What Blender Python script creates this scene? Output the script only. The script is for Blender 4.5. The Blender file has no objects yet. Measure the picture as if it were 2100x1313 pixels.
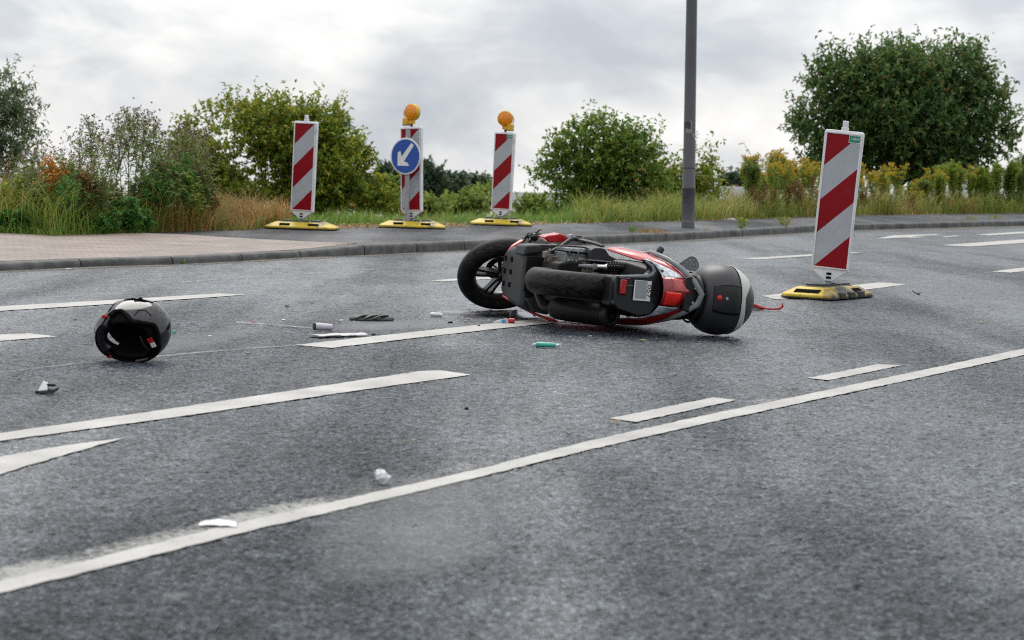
import bpy, bmesh, math, random
import numpy as np
from mathutils import Vector, Matrix, Euler
sc = bpy.context.scene
COL = sc.collection
R = math.radians
# ------------------------------------------------------------------ camera
CAM_H, FPX = 0.893, 4400.0
PITCH, ROLL = math.atan(323.5 / FPX), R(1.75)
CAM_R = Matrix.Rotation(math.pi / 2 - PITCH, 4, 'X') @ Matrix.Rotation(ROLL, 4, 'Z')
cam_d = bpy.data.cameras.new('camera'); cam = bpy.data.objects.new('camera', cam_d); COL.objects.link(cam)
cam.matrix_world = Matrix.Translation((0, 0, CAM_H)) @ CAM_R
cam_d.sensor_width = 36.0; cam_d.lens = FPX / 2100 * 36.0
cam_d.clip_start, cam_d.clip_end = 0.1, 6000
cam_d.dof.use_dof = True; cam_d.dof.focus_distance = 12.0; cam_d.dof.aperture_fstop = 6.3
sc.camera = cam
# ------------------------------------------------------------------ sky, sun, exposure
SUN_EL, SUN_AZ = R(52), R(-14)                 # azimuth from +Y (straight ahead), negative = left
w = bpy.data.worlds.new('World'); sc.world = w; w.use_nodes = True
nt = w.node_tree; N = nt.nodes; L = nt.links
for n in list(N): N.remove(n)
out = N.new('ShaderNodeOutputWorld'); bg = N.new('ShaderNodeBackground'); L.new(bg.outputs[0], out.inputs[0])
sky = N.new('ShaderNodeTexSky'); sky.sky_type = 'NISHITA'; sky.sun_disc = False
sky.sun_elevation = SUN_EL; sky.sun_rotation = SUN_AZ; sky.dust_density = 2.0
geo = N.new('ShaderNodeTexCoord'); sep = N.new('ShaderNodeSeparateXYZ'); L.new(geo.outputs['Generated'], sep.inputs[0])
def wmath(op, a, b=None, clamp=False):
    m = N.new('ShaderNodeMath'); m.operation = op; m.use_clamp = clamp
    for i, v in enumerate((a, b)):
        if v is None: continue
        if isinstance(v, (int, float)): m.inputs[i].default_value = v
        else: L.new(v, m.inputs[i])
    return m.outputs[0]
zc = wmath('MAXIMUM', sep.outputs[2], 0.0)
comb = N.new('ShaderNodeCombineXYZ'); L.new(sep.outputs[0], comb.inputs[0]); L.new(sep.outputs[1], comb.inputs[1]); L.new(wmath('MULTIPLY', sep.outputs[2], 2.1), comb.inputs[2])
def wnoise(scale, detail, rough, dist=0.0, off=(0, 0, 0)):
    mp = N.new('ShaderNodeMapping'); mp.inputs['Location'].default_value = off; L.new(comb.outputs[0], mp.inputs[0])
    n = N.new('ShaderNodeTexNoise'); n.inputs['Scale'].default_value = scale; n.inputs['Detail'].default_value = detail
    n.inputs['Roughness'].default_value = rough; n.inputs['Distortion'].default_value = dist
    L.new(mp.outputs[0], n.inputs['Vector']); return n.outputs[0]
n1 = wnoise(7.0, 10, 0.53, 0.25, (0.3, 0.15, 0)); n2 = wnoise(13, 9, 0.52, 0.5, (3.1, 1.7, 0))
nn = wmath('ADD', wmath('MULTIPLY', n1, 0.62), wmath('MULTIPLY', n2, 0.38))
ramp = N.new('ShaderNodeValToRGB'); L.new(nn, ramp.inputs[0])
e = ramp.color_ramp.elements
e[0].position = 0.36; e[0].color = (0.45, 0.49, 0.55, 1)
e[1].position = 0.585; e[1].color = (0.90, 0.895, 0.885, 1)
x = e.new(0.44); x.color = (0.56, 0.59, 0.635, 1)
x = e.new(0.50); x.color = (0.71, 0.72, 0.735, 1)
# overcast: brighter towards the zenith and where the sun stands behind the cloud
lum = wmath('ADD', 0.88, wmath('MULTIPLY', zc, 1.15))
fwd = wmath('ADD', 0.80, wmath('MULTIPLY', wmath('ADD', sep.outputs[1], 1.0), 0.13))
lum = wmath('MULTIPLY', lum, fwd)
mul = N.new('ShaderNodeMixRGB'); mul.blend_type = 'MULTIPLY'; mul.inputs[0].default_value = 1.0
L.new(ramp.outputs[0], mul.inputs[1])
cl = N.new('ShaderNodeCombineXYZ'); [L.new(lum, cl.inputs[i]) for i in range(3)]; L.new(cl.outputs[0], mul.inputs[2])
skm = N.new('ShaderNodeVectorMath'); skm.operation = 'SCALE'; skm.inputs['Scale'].default_value = 0.10; L.new(sky.outputs[0], skm.inputs[0])
mx = N.new('ShaderNodeMixRGB'); mx.inputs[0].default_value = 0.93
L.new(skm.outputs[0], mx.inputs[1]); L.new(mul.outputs[0], mx.inputs[2]); L.new(mx.outputs[0], bg.inputs[0]); bg.inputs[1].default_value = 1.0
sd = bpy.data.lights.new('sun', 'SUN'); sd.energy = 1.5; sd.angle = R(38); sd.color = (1.0, 0.96, 0.90)
sun = bpy.data.objects.new('sun', sd); COL.objects.link(sun)
sdir = Vector((math.sin(SUN_AZ) * math.cos(SUN_EL), math.cos(SUN_AZ) * math.cos(SUN_EL), math.sin(SUN_EL)))
sun.rotation_euler = sdir.to_track_quat('Z', 'Y').to_euler()
sc.view_settings.view_transform = 'Standard'; sc.view_settings.look = 'None'; sc.view_settings.exposure = 0.30; sc.view_settings.gamma = 1.0
sc.render.engine = 'CYCLES'; sc.cycles.use_denoising = False; sc.cycles.filter_width = 1.1; sc.cycles.max_bounces = 6; sc.cycles.diffuse_bounces = 3; sc.cycles.glossy_bounces = 3; sc.cycles.transparent_max_bounces = 12
# ------------------------------------------------------------------ helpers
def ray(px, py):
    return (CAM_R.to_3x3() @ Vector(((px - 1050) / FPX, -(py - 656.5) / FPX, -1.0)))
def G(px, py, z=0.0):                          # where the sight line through a photo pixel meets height z
    d = ray(px, py); t = (z - CAM_H) / d.z
    return Vector((d.x * t, d.y * t, z))
def AT(px, py, Y):                             # the point of that sight line at depth Y
    d = ray(px, py); t = Y / d.y
    return Vector((d.x * t, Y, CAM_H + d.z * t))
def props(o, label=None, cat=None, group=None, kind=None):
    for k, v in (('label', label), ('category', cat), ('group', group), ('kind', kind)):
        if v: o[k] = v
    return o
def empty(name, loc=(0, 0, 0), label=None, cat=None, group=None, rz=0.0):
    o = bpy.data.objects.new(name, None); COL.objects.link(o); o.location = loc; o.rotation_euler = (0, 0, rz)
    o.empty_display_size = 0.1
    return props(o, label, cat, group)
def copy_tree(o, parent=None):
    c = o.copy(); COL.objects.link(c)
    if parent: c.parent = parent
    for ch in list(o.children): copy_tree(ch, c)
    return c
# --- materials
MATS = {}
def mat(name, col, rough=0.5, metal=0.0, spec=0.5, var=None, bump=None, coat=0.0, trans=0.0, rvar=None, dirt=None, alpha=None, island=None):
    """var=(scale, dark factor, light factor); bump=(scale, strength, distance); dirt=(scale, colour, threshold, softness)"""
    if name in MATS: return MATS[name]
    m = bpy.data.materials.new(name); m.use_nodes = True; MATS[name] = m
    t = m.node_tree; n = t.nodes; l = t.links; b = n['Principled BSDF']
    b.inputs['Base Color'].default_value = (*col, 1); b.inputs['Roughness'].default_value = rough; b.inputs['Metallic'].default_value = metal
    b.inputs['Specular IOR Level'].default_value = spec; b.inputs['Coat Weight'].default_value = coat; b.inputs['Coat Roughness'].default_value = 0.06
    b.inputs['Transmission Weight'].default_value = trans
    tc = n.new('ShaderNodeTexCoord')
    def noise(scale, detail=4, rg=0.55):
        x = n.new('ShaderNodeTexNoise'); x.inputs['Scale'].default_value = scale; x.inputs['Detail'].default_value = detail; x.inputs['Roughness'].default_value = rg
        l.new(tc.outputs['Object'], x.inputs['Vector']); return x.outputs[0]
    cur = None
    if var:
        r = n.new('ShaderNodeValToRGB'); l.new(noise(var[0]), r.inputs[0])
        r.color_ramp.elements[0].position = 0.3; r.color_ramp.elements[1].position = 0.7
        r.color_ramp.elements[0].color = (*[min(1, c * var[1]) for c in col], 1); r.color_ramp.elements[1].color = (*[min(1, c * var[2]) for c in col], 1)
        cur = r.outputs[0]
    if dirt:
        r = n.new('ShaderNodeMapRange'); l.new(noise(dirt[0], 6, 0.62), r.inputs[0]); r.inputs[1].default_value = dirt[2]; r.inputs[2].default_value = dirt[2] + dirt[3]
        mxx = n.new('ShaderNodeMixRGB'); l.new(r.outputs[0], mxx.inputs[0])
        if cur: l.new(cur, mxx.inputs[1])
        else: mxx.inputs[1].default_value = (*col, 1)
        mxx.inputs[2].default_value = (*dirt[1], 1); cur = mxx.outputs[0]
    if cur: l.new(cur, b.inputs['Base Color'])
    if rvar:
        r = n.new('ShaderNodeMapRange'); l.new(noise(rvar[0]), r.inputs[0]); r.inputs[1].default_value = 0.3; r.inputs[2].default_value = 0.7
        r.inputs[3].default_value = rvar[1]; r.inputs[4].default_value = rvar[2]; l.new(r.outputs[0], b.inputs['Roughness'])
    if bump:
        bp = n.new('ShaderNodeBump'); bp.inputs['Strength'].default_value = bump[1]; bp.inputs['Distance'].default_value = bump[2]
        l.new(noise(bump[0], 5), bp.inputs['Height']); l.new(bp.outputs[0], b.inputs['Normal'])
    return m
def leafmat(name, cols, transl=0.35, rough=0.55):
    """leaves: each leaf (mesh island) takes its own tint from the ramp"""
    if name in MATS: return MATS[name]
    m = bpy.data.materials.new(name); m.use_nodes = True; MATS[name] = m
    t = m.node_tree; n = t.nodes; l = t.links; b = n['Principled BSDF']
    g = n.new('ShaderNodeNewGeometry'); r = n.new('ShaderNodeValToRGB'); l.new(g.outputs['Random Per Island'], r.inputs[0])
    el = r.color_ramp.elements
    while len(el) < len(cols): el.new(0.5)
    for i, (p, c) in enumerate(cols): el[i].position = p; el[i].color = (*c, 1)
    l.new(r.outputs[0], b.inputs['Base Color']); b.inputs['Roughness'].default_value = rough; b.inputs['Specular IOR Level'].default_value = 0.35
    tr = n.new('ShaderNodeBsdfTranslucent'); hs = n.new('ShaderNodeHueSaturation'); hs.inputs['Value'].default_value = 1.5; hs.inputs['Hue'].default_value = 0.485
    l.new(r.outputs[0], hs.inputs['Color']); l.new(hs.outputs[0], tr.inputs[0])
    mxs = n.new('ShaderNodeMixShader'); mxs.inputs[0].default_value = transl
    l.new(b.outputs[0], mxs.inputs[1]); l.new(tr.outputs[0], mxs.inputs[2]); l.new(mxs.outputs[0], n['Material Output'].inputs[0])
    return m
# --- mesh builder
class MB:
    def __init__(s): s.bm = bmesh.new(); s.mi = 0
    def _q(s, vs):
        try: f = s.bm.faces.new(vs); f.material_index = s.mi; return f
        except ValueError: return None
    def poly(s, pts): return s._q([s.bm.verts.new(p) for p in pts])
    def loft(s, rings, cap=True, closed=True, loop=False):
        V = [[s.bm.verts.new(p) for p in r] for r in rings]; n = len(rings[0])
        pairs = list(zip(V[:-1], V[1:])) + ([(V[-1], V[0])] if loop else [])
        for a, b in pairs:
            for i in range(n if closed else n - 1):
                j = (i + 1) % n; s._q((a[i], a[j], b[j], b[i]))
        if cap and closed and not loop: s._q(V[0][::-1]); s._q(V[-1])
        return s
    def tube(s, path, r, n=8, cap=True, flat=1.0):
        P = [Vector(p) for p in path]; rr = r if isinstance(r, (list, tuple)) else [r] * len(P)
        rings = []; up = None
        for i, p in enumerate(P):
            d = ((P[min(i + 1, len(P) - 1)] - p).normalized() + (p - P[max(i - 1, 0)]).normalized())
            if d.length < 1e-6: d = Vector((0, 0, 1))
            d.normalize()
            if up is None: up = Vector((0, 0, 1)) if abs(d.z) < 0.9 else Vector((1, 0, 0))
            a = d.cross(up).normalized(); b = a.cross(d).normalized(); up = b
            rings.append([p + a * (math.cos(k * 2 * math.pi / n) * rr[i]) + b * (math.sin(k * 2 * math.pi / n) * rr[i] * flat) for k in range(n)])
        return s.loft(rings, cap)
    def cyl(s, p0, p1, r0, r1=None, n=16): return s.tube([p0, p1], [r0, r0 if r1 is None else r1], n)
    def lathe(s, prof, M=None, n=32, closed=False):
        """prof: (radius, height) pairs round local Z, placed with M"""
        M = M or Matrix.Identity(4)
        rings = [[M @ Vector((max(r, 1e-4) * math.cos(k * 2 * math.pi / n), max(r, 1e-4) * math.sin(k * 2 * math.pi / n), h)) for k in range(n)] for r, h in prof]
        return s.loft(rings, cap=not closed, loop=closed)
    def box(s, c, size, M=None):
        M = M or Matrix.Identity(4); c = Vector(c); h = [v / 2 for v in size]
        q = lambda x, y, z: M @ (c + Vector((x * h[0], y * h[1], z * h[2])))
        return s.loft([[q(-1, -1, z), q(1, -1, z), q(1, 1, z), q(-1, 1, z)] for z in (-1, 1)])
    def prism(s, pts, vec):
        vec = Vector(vec); a = [Vector(p) for p in pts]
        return s.loft([a, [p + vec for p in a]])
    def ball(s, c, r, M=None, nu=16, nv=10):
        if not isinstance(r, (tuple, list)): r = (r, r, r)
        M = M or Matrix.Identity(4); c = Vector(c); rings = []
        for i in range(nv + 1):
            t = math.pi * i / nv; q = max(math.sin(t), 1e-3)
            rings.append([M @ (c + Vector((r[0] * q * math.cos(k * 2 * math.pi / nu), r[1] * q * math.sin(k * 2 * math.pi / nu), -r[2] * math.cos(t)))) for k in range(nu)])
        return s.loft(rings)
    def build(s, name, m, parent=None, smooth=True, bevel=0.0, sub=0, ang=40, segs=2, solid=0.0):
        bmesh.ops.remove_doubles(s.bm, verts=s.bm.verts, dist=1e-5)
        bmesh.ops.recalc_face_normals(s.bm, faces=s.bm.faces)
        me = bpy.data.meshes.new(name); s.bm.to_mesh(me); s.bm.free()
        for q in (m if isinstance(m, (list, tuple)) else [m]): me.materials.append(q)
        o = bpy.data.objects.new(name, me); COL.objects.link(o)
        if parent: o.parent = parent
        if solid:
            md = o.modifiers.new('solid', 'SOLIDIFY'); md.thickness = solid; md.offset = 0
        if bevel:
            md = o.modifiers.new('bevel', 'BEVEL'); md.width = bevel; md.segments = segs; md.limit_method = 'ANGLE'; md.angle_limit = R(35)
        if sub:
            md = o.modifiers.new('sub', 'SUBSURF'); md.levels = sub; md.render_levels = sub
        if smooth:
            me.polygons.foreach_set('use_smooth', [True] * len(me.polygons))
            if not sub: 
                try: me.set_sharp_from_angle(angle=R(ang))
                except Exception: pass
        return o
def raw(name, verts, faces, m, parent=None, smooth=False):
    """fast mesh of equal-sided faces from numpy arrays"""
    me = bpy.data.meshes.new(name); nv, nf, k = len(verts), len(faces), faces.shape[1]
    me.vertices.add(nv); me.vertices.foreach_set('co', np.ascontiguousarray(verts, dtype=np.float32).ravel())
    me.loops.add(nf * k); me.loops.foreach_set('vertex_index', np.ascontiguousarray(faces, dtype=np.int32).ravel())
    me.polygons.add(nf); me.polygons.foreach_set('loop_start', np.arange(0, nf * k, k, dtype=np.int32)); me.polygons.foreach_set('loop_total', np.full(nf, k, dtype=np.int32))
    if smooth: me.polygons.foreach_set('use_smooth', np.ones(nf, dtype=bool))
    me.update(calc_edges=True)
    me.materials.append(m); o = bpy.data.objects.new(name, me); COL.objects.link(o)
    if parent: o.parent = parent
    return o
def text_mesh(name, s, size, m, parent=None, M=None, shear=0.0, thick=0.0):
    cu = bpy.data.curves.new(name, 'FONT'); cu.body = s; cu.size = size; cu.shear = shear; cu.extrude = thick; cu.align_x = 'CENTER'; cu.align_y = 'CENTER'
    t = bpy.data.objects.new(name + '_tmp', cu); COL.objects.link(t); bpy.context.view_layer.update()
    me = bpy.data.meshes.new_from_object(t); bpy.data.objects.remove(t); bpy.data.curves.remove(cu)
    if M: me.transform(M)
    me.materials.clear(); me.materials.append(m)
    o = bpy.data.objects.new(name, me); COL.objects.link(o)
    if parent: o.parent = parent
    return o
# ------------------------------------------------------------------ road, kerb, footway, terrain
def asphalt(name, base, wet, grain=1.0, seed=0.0):
    m = bpy.data.materials.new(name); m.use_nodes = True; t = m.node_tree; n = t.nodes; l = t.links; b = n['Principled BSDF']
    tc = n.new('ShaderNodeTexCoord')
    def noise(scale, det, rg=0.55, vec=None, dist=0):
        x = n.new('ShaderNodeTexNoise'); x.inputs['Scale'].default_value = scale; x.inputs['Detail'].default_value = det; x.inputs['Roughness'].default_value = rg; x.inputs['Distortion'].default_value = dist
        l.new(vec or tc.outputs['Object'], x.inputs['Vector']); return x.outputs[0]
    def mr(v, a, b_, c, d):
        x = n.new('ShaderNodeMapRange'); l.new(v, x.inputs[0])
        for i, q in enumerate((a, b_, c, d)): x.inputs[i + 1].default_value = q
        return x.outputs[0]
    def mth(op, a, b_):
        x = n.new('ShaderNodeMath'); x.operation = op
        for i, q in enumerate((a, b_)):
            if isinstance(q, (int, float)): x.inputs[i].default_value = q
            else: l.new(q, x.inputs[i])
        return x.outputs[0]
    vo = n.new('ShaderNodeTexVoronoi'); vo.inputs['Scale'].default_value = 85 * grain; l.new(tc.outputs['Object'], vo.inputs['Vector'])
    stone = vo.outputs['Distance']; rnd = n.new('ShaderNodeSeparateColor'); l.new(vo.outputs['Color'], rnd.inputs[0])
    fine = noise(26 * grain, 9, 0.82)
    big = noise(0.9, 4, 0.6)
    # tyre tracks and damp drift follow the carriageway (it runs to the right and away)
    mp = n.new('ShaderNodeMapping'); mp.inputs['Rotation'].default_value = (0, 0, R(29)); mp.inputs['Scale'].default_value = (1.1, 0.13, 1); mp.inputs['Location'].default_value = (seed, 0, 0)
    l.new(tc.outputs['Object'], mp.inputs[0])
    streak = noise(1.0, 4, 0.55, mp.outputs[0], 0.2)
    mid_ = noise(11 * grain, 3, 0.6)
    fc = mr(fine, 0.36, 0.64, 0, 1); mc = mr(mid_, 0.34, 0.66, 0, 1)
    k = mth('ADD', mth('MULTIPLY', rnd.outputs[0], 0.42), mth('MULTIPLY', fc, 0.50))
    k = mth('ADD', k, mth('MULTIPLY', mth('SUBTRACT', mc, 0.5), 0.20)); k = mth('ADD', k, mth('MULTIPLY', mth('SUBTRACT', big, 0.5), 0.55))
    k = mth('MULTIPLY', k, mr(stone, 0.25, 0.75, 1.0, 0.45))  # gaps between stones darkened in the colour, since bump casts no self-shadow
    r = n.new('ShaderNodeValToRGB'); l.new(k, r.inputs[0])
    el = r.color_ramp.elements
    el[0].position = 0.08; el[0].color = (*[c * 0.18 for c in base], 1); el[1].position = 0.95; el[1].color = (*[c * 4.5 for c in base], 1)
    q = el.new(0.42); q.color = (*base, 1)
    l.new(r.outputs[0], b.inputs['Base Color'])
    rg = mth('ADD', mr(streak, 0.34, 0.66, wet[0], wet[1]), mth('MULTIPLY', mth('SUBTRACT', fine, 0.5), 0.5))
    l.new(rg, b.inputs['Roughness']); l.new(mr(k, 0.1, 0.7, 0.12, 0.62), b.inputs['Specular IOR Level'])
    h = mth('ADD', mth('MULTIPLY', mth('SUBTRACT', 1.0, stone), 0.5), mth('MULTIPLY', fine, 1.1))
    bp = n.new('ShaderNodeBump'); bp.inputs['Strength'].default_value = 1.0; bp.inputs['Distance'].default_value = 0.014; l.new(mr(streak, 0.38, 0.60, 0.25, 1.0), bp.inputs['Strength'])
    l.new(h, bp.inputs['Height']); l.new(bp.outputs[0], b.inputs['Normal'])
    return m
M_ROAD = asphalt('wet_asphalt', (0.041, 0.052, 0.065), (0.22, 0.56))
M_FOOT = asphalt('footway_asphalt', (0.027, 0.031, 0.038), (0.5, 0.8), 1.2, 4.0)
kerb_px = [(-260, 566), (0, 555.7), (199, 546.7), (362, 542), (499, 535), (630, 527.5), (749, 523), (870, 517), (948, 513), (1090, 507.5), (1234, 501), (1393, 493), (1500, 486), (1599, 480), (1667, 475.7), (1757, 472), (1930, 467.5), (2100, 463)]
KERB = [G(*p) for p in kerb_px]
d0 = (KERB[0] - KERB[1]).normalized(); d1 = (KERB[-1] - KERB[-2]).normalized()
KERB = [KERB[0] + d0 * 14] + KERB + [KERB[-1] + d1 * 10, KERB[-1] + d1 * 40]
def kh(i):                                     # kerb height: lowered in front of the paved drive
    px = kerb_px[min(max(i - 1, 0), len(kerb_px) - 1)][0]
    return 0.055 if px < 640 else (0.092 if px >= 749 else 0.06)
KN = []
for i in range(len(KERB)):
    d = (KERB[min(i + 1, len(KERB) - 1)] - KERB[max(i - 1, 0)]).normalized(); KN.append(Vector((-d.y, d.x, 0)))
# road sheet: kerb line forward to behind the camera, wide to both sides
b = MB(); pts = [p + KN[i] * 0.05 - Vector((0, 0, .004)) for i, p in enumerate(KERB)]
b.poly([Vector(p) for p in pts] + [Vector((90, 60, -.004)), Vector((90, -25, -.004)), Vector((-30, -25, -.004))])
road = b.build('road', M_ROAD, smooth=False); props(road, kind='structure')
# the stretch of carriageway the photo shows close up, with the relief of its stones as real geometry
_rg = np.random.default_rng(5); _k = .00125
_Y = 3.3 * np.exp(_k * np.arange(int(math.log(25 / 3.3) / _k))); _T = np.arange(-.30, .30, _k); _gY, _gT = np.meshgrid(_Y, _T, indexing='ij')
_w = _rg.normal(size=_gY.shape); _b1 = (_w + np.roll(_w, 1, 0) + np.roll(_w, 1, 1) + np.roll(np.roll(_w, 1, 0), 1, 1)) / 2
_w2 = _rg.normal(size=_gY.shape); _b2 = _w2.copy()
for _a in (0, 1):
    for _q in (1, 2, 3): _b2 = _b2 + np.roll(_w2, _q, _a); 
_b2 = _b2 / 2.6
_h = np.clip(-.0026 + .0006 * _w + .0010 * _b1 + .0005 * _b2, -.007, .0016)
_jx = _rg.uniform(-.3, .3, _gY.shape) * _k * _gY; _jy = _rg.uniform(-.3, .3, _gY.shape) * _k * _gY
_V = np.stack([_gT * _gY + _jx, _gY + _jy, _h], -1).reshape(-1, 3); _nr, _nc = _gY.shape; _i = (np.arange(_nr - 1)[:, None] * _nc + np.arange(_nc - 1)[None]).ravel()
road2 = raw('road', _V, np.stack([_i, _i + 1, _i + _nc + 1, _i + _nc], 1), M_ROAD, smooth=True); props(road2, kind='structure')
# kerb: concrete stones about a metre long with open joints
M_KERB = mat('kerb_concrete', (0.062, 0.063, 0.062), 0.7, var=(9, 0.5, 1.7), bump=(90, 0.8, 0.006), dirt=(2.3, (0.024, 0.024, 0.022), 0.5, 0.16))
def along(poly, step):
    out_ = []; acc = 0.0
    for i in range(len(poly) - 1):
        a, c = poly[i], poly[i + 1]; ln = (c - a).length; t = -acc
        while t + step <= ln:
            t += step; out_.append((a + (c - a) * (t / ln), i, t / ln))
        acc = ln - t
    return out_
KPTS = along(KERB, 0.125)
b = MB(); seg = []
def kerb_ring(p, i, t, gap=0):
    n = (KN[i] * (1 - t) + KN[i + 1] * t).normalized(); h = kh(i) * (1 - t) + kh(i + 1) * t + math.sin(p.x * 1.7) * 0.003; z = Vector((0, 0, 1)); c = p + n * 0.0
    return [c - z * 0.1, c + n * 0.004 + z * (h - 0.035), c + n * 0.012 + z * (h - 0.012), c + n * 0.03 + z * h, c + n * 0.15 + z * h, c + n * 0.15 - z * 0.1]
cur = []
for k, (p, i, t) in enumerate(KPTS):
    if k % 8 == 0 and len(cur) > 1:
        q = p + (KPTS[k - 1][0] - p) * 0.15
        cur.append(kerb_ring(q, i, t)); b.loft(cur); cur = [kerb_ring(p, i, t)]
    else: cur.append(kerb_ring(p, i, t))
kerb = b.build('kerb', M_KERB, smooth=True, ang=50); props(kerb, kind='structure')
# footway (asphalt) behind the kerb and the paved drive at the left
edge_px = [(-300, 478), (0, 479), (112, 485), (208, 482), (297, 477.5), (420, 474), (560, 471), (697, 468), (771, 467), (920, 465.7), (1088, 461.5), (1226, 457.8), (1324, 455.5), (1440, 453), (1560, 449), (1629, 446.6), (1757, 442), (1930, 440), (2100, 438)]
FZ = 0.085
EDGE = [G(x_, y_, FZ) for x_, y_ in edge_px]
e1 = (EDGE[-1] - EDGE[-2]).normalized()
EDGE = [EDGE[0] + Vector((-14, -4, 0))] + EDGE + [EDGE[-1] + e1 * 10 + Vector((0, -1, 0)), EDGE[-1] + e1 * 30 + Vector((2, -3, 0))]
def lerp_poly(poly, n):
    ln = [0]
    for a, c in zip(poly[:-1], poly[1:]): ln.append(ln[-1] + (c - a).length)
    res = []
    for k in range(n):
        s_ = ln[-1] * k / (n - 1); i = max(j for j in range(len(ln)) if ln[j] <= s_ + 1e-9); i = min(i, len(poly) - 2)
        t = (s_ - ln[i]) / max(ln[i + 1] - ln[i], 1e-9); res.append(poly[i].lerp(poly[i + 1], t))
    return res
inner = []
for i, p in enumerate(KERB): inner.append(Vector((p.x + KN[i].x * 0.149, p.y + KN[i].y * 0.149, kh(i) - 0.005)))
xs_e = [p.x for p in EDGE]; ys_e = [p.y for p in EDGE]
def edge_y(x): return float(np.interp(x, xs_e, ys_e))
b = MB(); A = lerp_poly(inner, 120)
rows = []
for p in A:
    q = Vector((p.x - 1.2, 0, FZ)); q.y = max(edge_y(q.x), p.y + 1.0) + 0.5
    rows.append([p, p.lerp(q, 0.25) + Vector((0, 0, 0.0)), p.lerp(q, 0.6), q])
b.loft(rows, cap=False, closed=False)
foot = b.build('footway', M_FOOT); props(foot, kind='structure')
# brick paving of the drive
def paver_mat():
    m = bpy.data.materials.new('clay_pavers'); m.use_nodes = True; t = m.node_tree; n = t.nodes; l = t.links; bs = n['Principled BSDF']
    tc = n.new('ShaderNodeTexCoord'); mp = n.new('ShaderNodeMapping'); mp.inputs['Rotation'].default_value = (0, 0, R(-32)); l.new(tc.outputs['Object'], mp.inputs[0])
    br = n.new('ShaderNodeTexBrick'); br.inputs['Scale'].default_value = 1.0; br.inputs['Brick Width'].default_value = 0.2; br.inputs['Row Height'].default_value = 0.1; br.inputs['Mortar Size'].default_value = 0.006; br.inputs['Mortar Smooth'].default_value = 0.3
    br.inputs['Color1'].default_value = (0.200, 0.152, 0.126, 1); br.inputs['Color2'].default_value = (0.255, 0.200, 0.168, 1); br.inputs['Mortar'].default_value = (0.06, 0.052, 0.045, 1); l.new(mp.outputs[0], br.inputs['Vector'])
    ns = n.new('ShaderNodeTexNoise'); ns.inputs['Scale'].default_value = 2.2; ns.inputs['Detail'].default_value = 8; ns.inputs['Roughness'].default_value = 0.7; l.new(tc.outputs['Object'], ns.inputs['Vector'])
    r = n.new('ShaderNodeValToRGB'); l.new(ns.outputs[0], r.inputs[0]); r.color_ramp.elements[0].position = 0.3; r.color_ramp.elements[0].color = (0.52, 0.52, 0.53, 1); r.color_ramp.elements[1].position = 0.65; r.color_ramp.elements[1].color = (1.1, 1.08, 1.05, 1)
    mm = n.new('ShaderNodeMixRGB'); mm.blend_type = 'MULTIPLY'; mm.inputs[0].default_value = 1; l.new(br.outputs[0], mm.inputs[1]); l.new(r.outputs[0], mm.inputs[2]); l.new(mm.outputs[0], bs.inputs['Base Color'])
    bs.inputs['Roughness'].default_value = 0.6
    bp = n.new('ShaderNodeBump'); bp.inputs['Strength'].default_value = 0.6; bp.inputs['Distance'].default_value = 0.006; iv = n.new('ShaderNodeMath'); iv.operation = 'SUBTRACT'; iv.inputs[0].default_value = 1; l.new(br.outputs['Fac'], iv.inputs[1]); l.new(iv.outputs[0], bp.inputs['Height']); l.new(bp.outputs[0], bs.inputs['Normal'])
    return m
b = MB(); front = [p for i, p in enumerate(inner) if kerb_px[min(max(i - 1, 0), len(kerb_px) - 1)][0] <= 640]
back_px = [(731, 499.8), (615, 494.5), (452, 486), (362, 479.5), (300, 477.5), (208, 480), (112, 482), (0, 477), (-300, 470)]
tip = G(731, 500, 0.090)
top = [G(x_, y_, 0.093) for x_, y_ in back_px]; top.append(Vector((front[0].x - 3, front[0].y + 6, 0.104)))
fr = [Vector((p.x, p.y, p.z + 0.008)) for p in front]
mid = lerp_poly(fr + [tip], 40); bk = lerp_poly(top[::-1], 40)
b.loft([[a, a.lerp(c, 0.15) + Vector((0, 0, 0.003)), a.lerp(c, 0.6) + Vector((0, 0, 0.003)), c] for a, c in zip(mid, bk)], cap=False, closed=False)
pav = b.build('paved_drive', paver_mat()); props(pav, kind='structure')
# terrain: narrow verge, then an embankment falling away into the valley
def earth_mat():
    return mat('verge_soil', (0.06, 0.075, 0.028), 0.9, spec=0.2, var=(3.0, 0.6, 1.5), dirt=(1.2, (0.11, 0.085, 0.045), 0.52, 0.1), bump=(20, 0.6, 0.03))
def terr_h(x, t):
    h = float(np.interp(t, [-1.5, 0, 0.6, 1.5, 3, 6, 12, 25, 60, 150, 400, 1500], [0.0, 0.02, 0.065, 0.07, 0.0, -0.5, -1.3, -2.6, -4.4, -7.2, -13, -40]))
    if t > 0.5: h += (math.sin(x * 1.9 + t) * 0.02 + math.sin(x * 0.7 - t * 0.8) * 0.03) * min(1.0, t / 3)
    return h
xsn = np.concatenate([[-900, -400, -180, -80, -45, -30, -20], np.arange(-14, 20.1, 0.5), [24, 32, 45, 80, 180, 400, 900]])
tsn = [-1.2, -0.3, 0, 0.3, 0.6, 1, 1.5, 2.2, 3, 4, 6, 8, 12, 18, 25, 40, 60, 100, 150, 250, 400, 700, 1100, 1500]
vv = []; 
for x_ in xsn:
    for t_ in tsn: vv.append((x_, edge_y(x_) + t_, terr_h(x_, t_)))
nt_ = len(tsn); ff = [(i * nt_ + j, (i + 1) * nt_ + j, (i + 1) * nt_ + j + 1, i * nt_ + j + 1) for i in range(len(xsn) - 1) for j in range(nt_ - 1)]
terr = raw('terrain', np.array(vv), np.array(ff), earth_mat(), smooth=True); props(terr, kind='structure')
def ground_z(x, y): return terr_h(x, y - edge_y(x))
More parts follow.
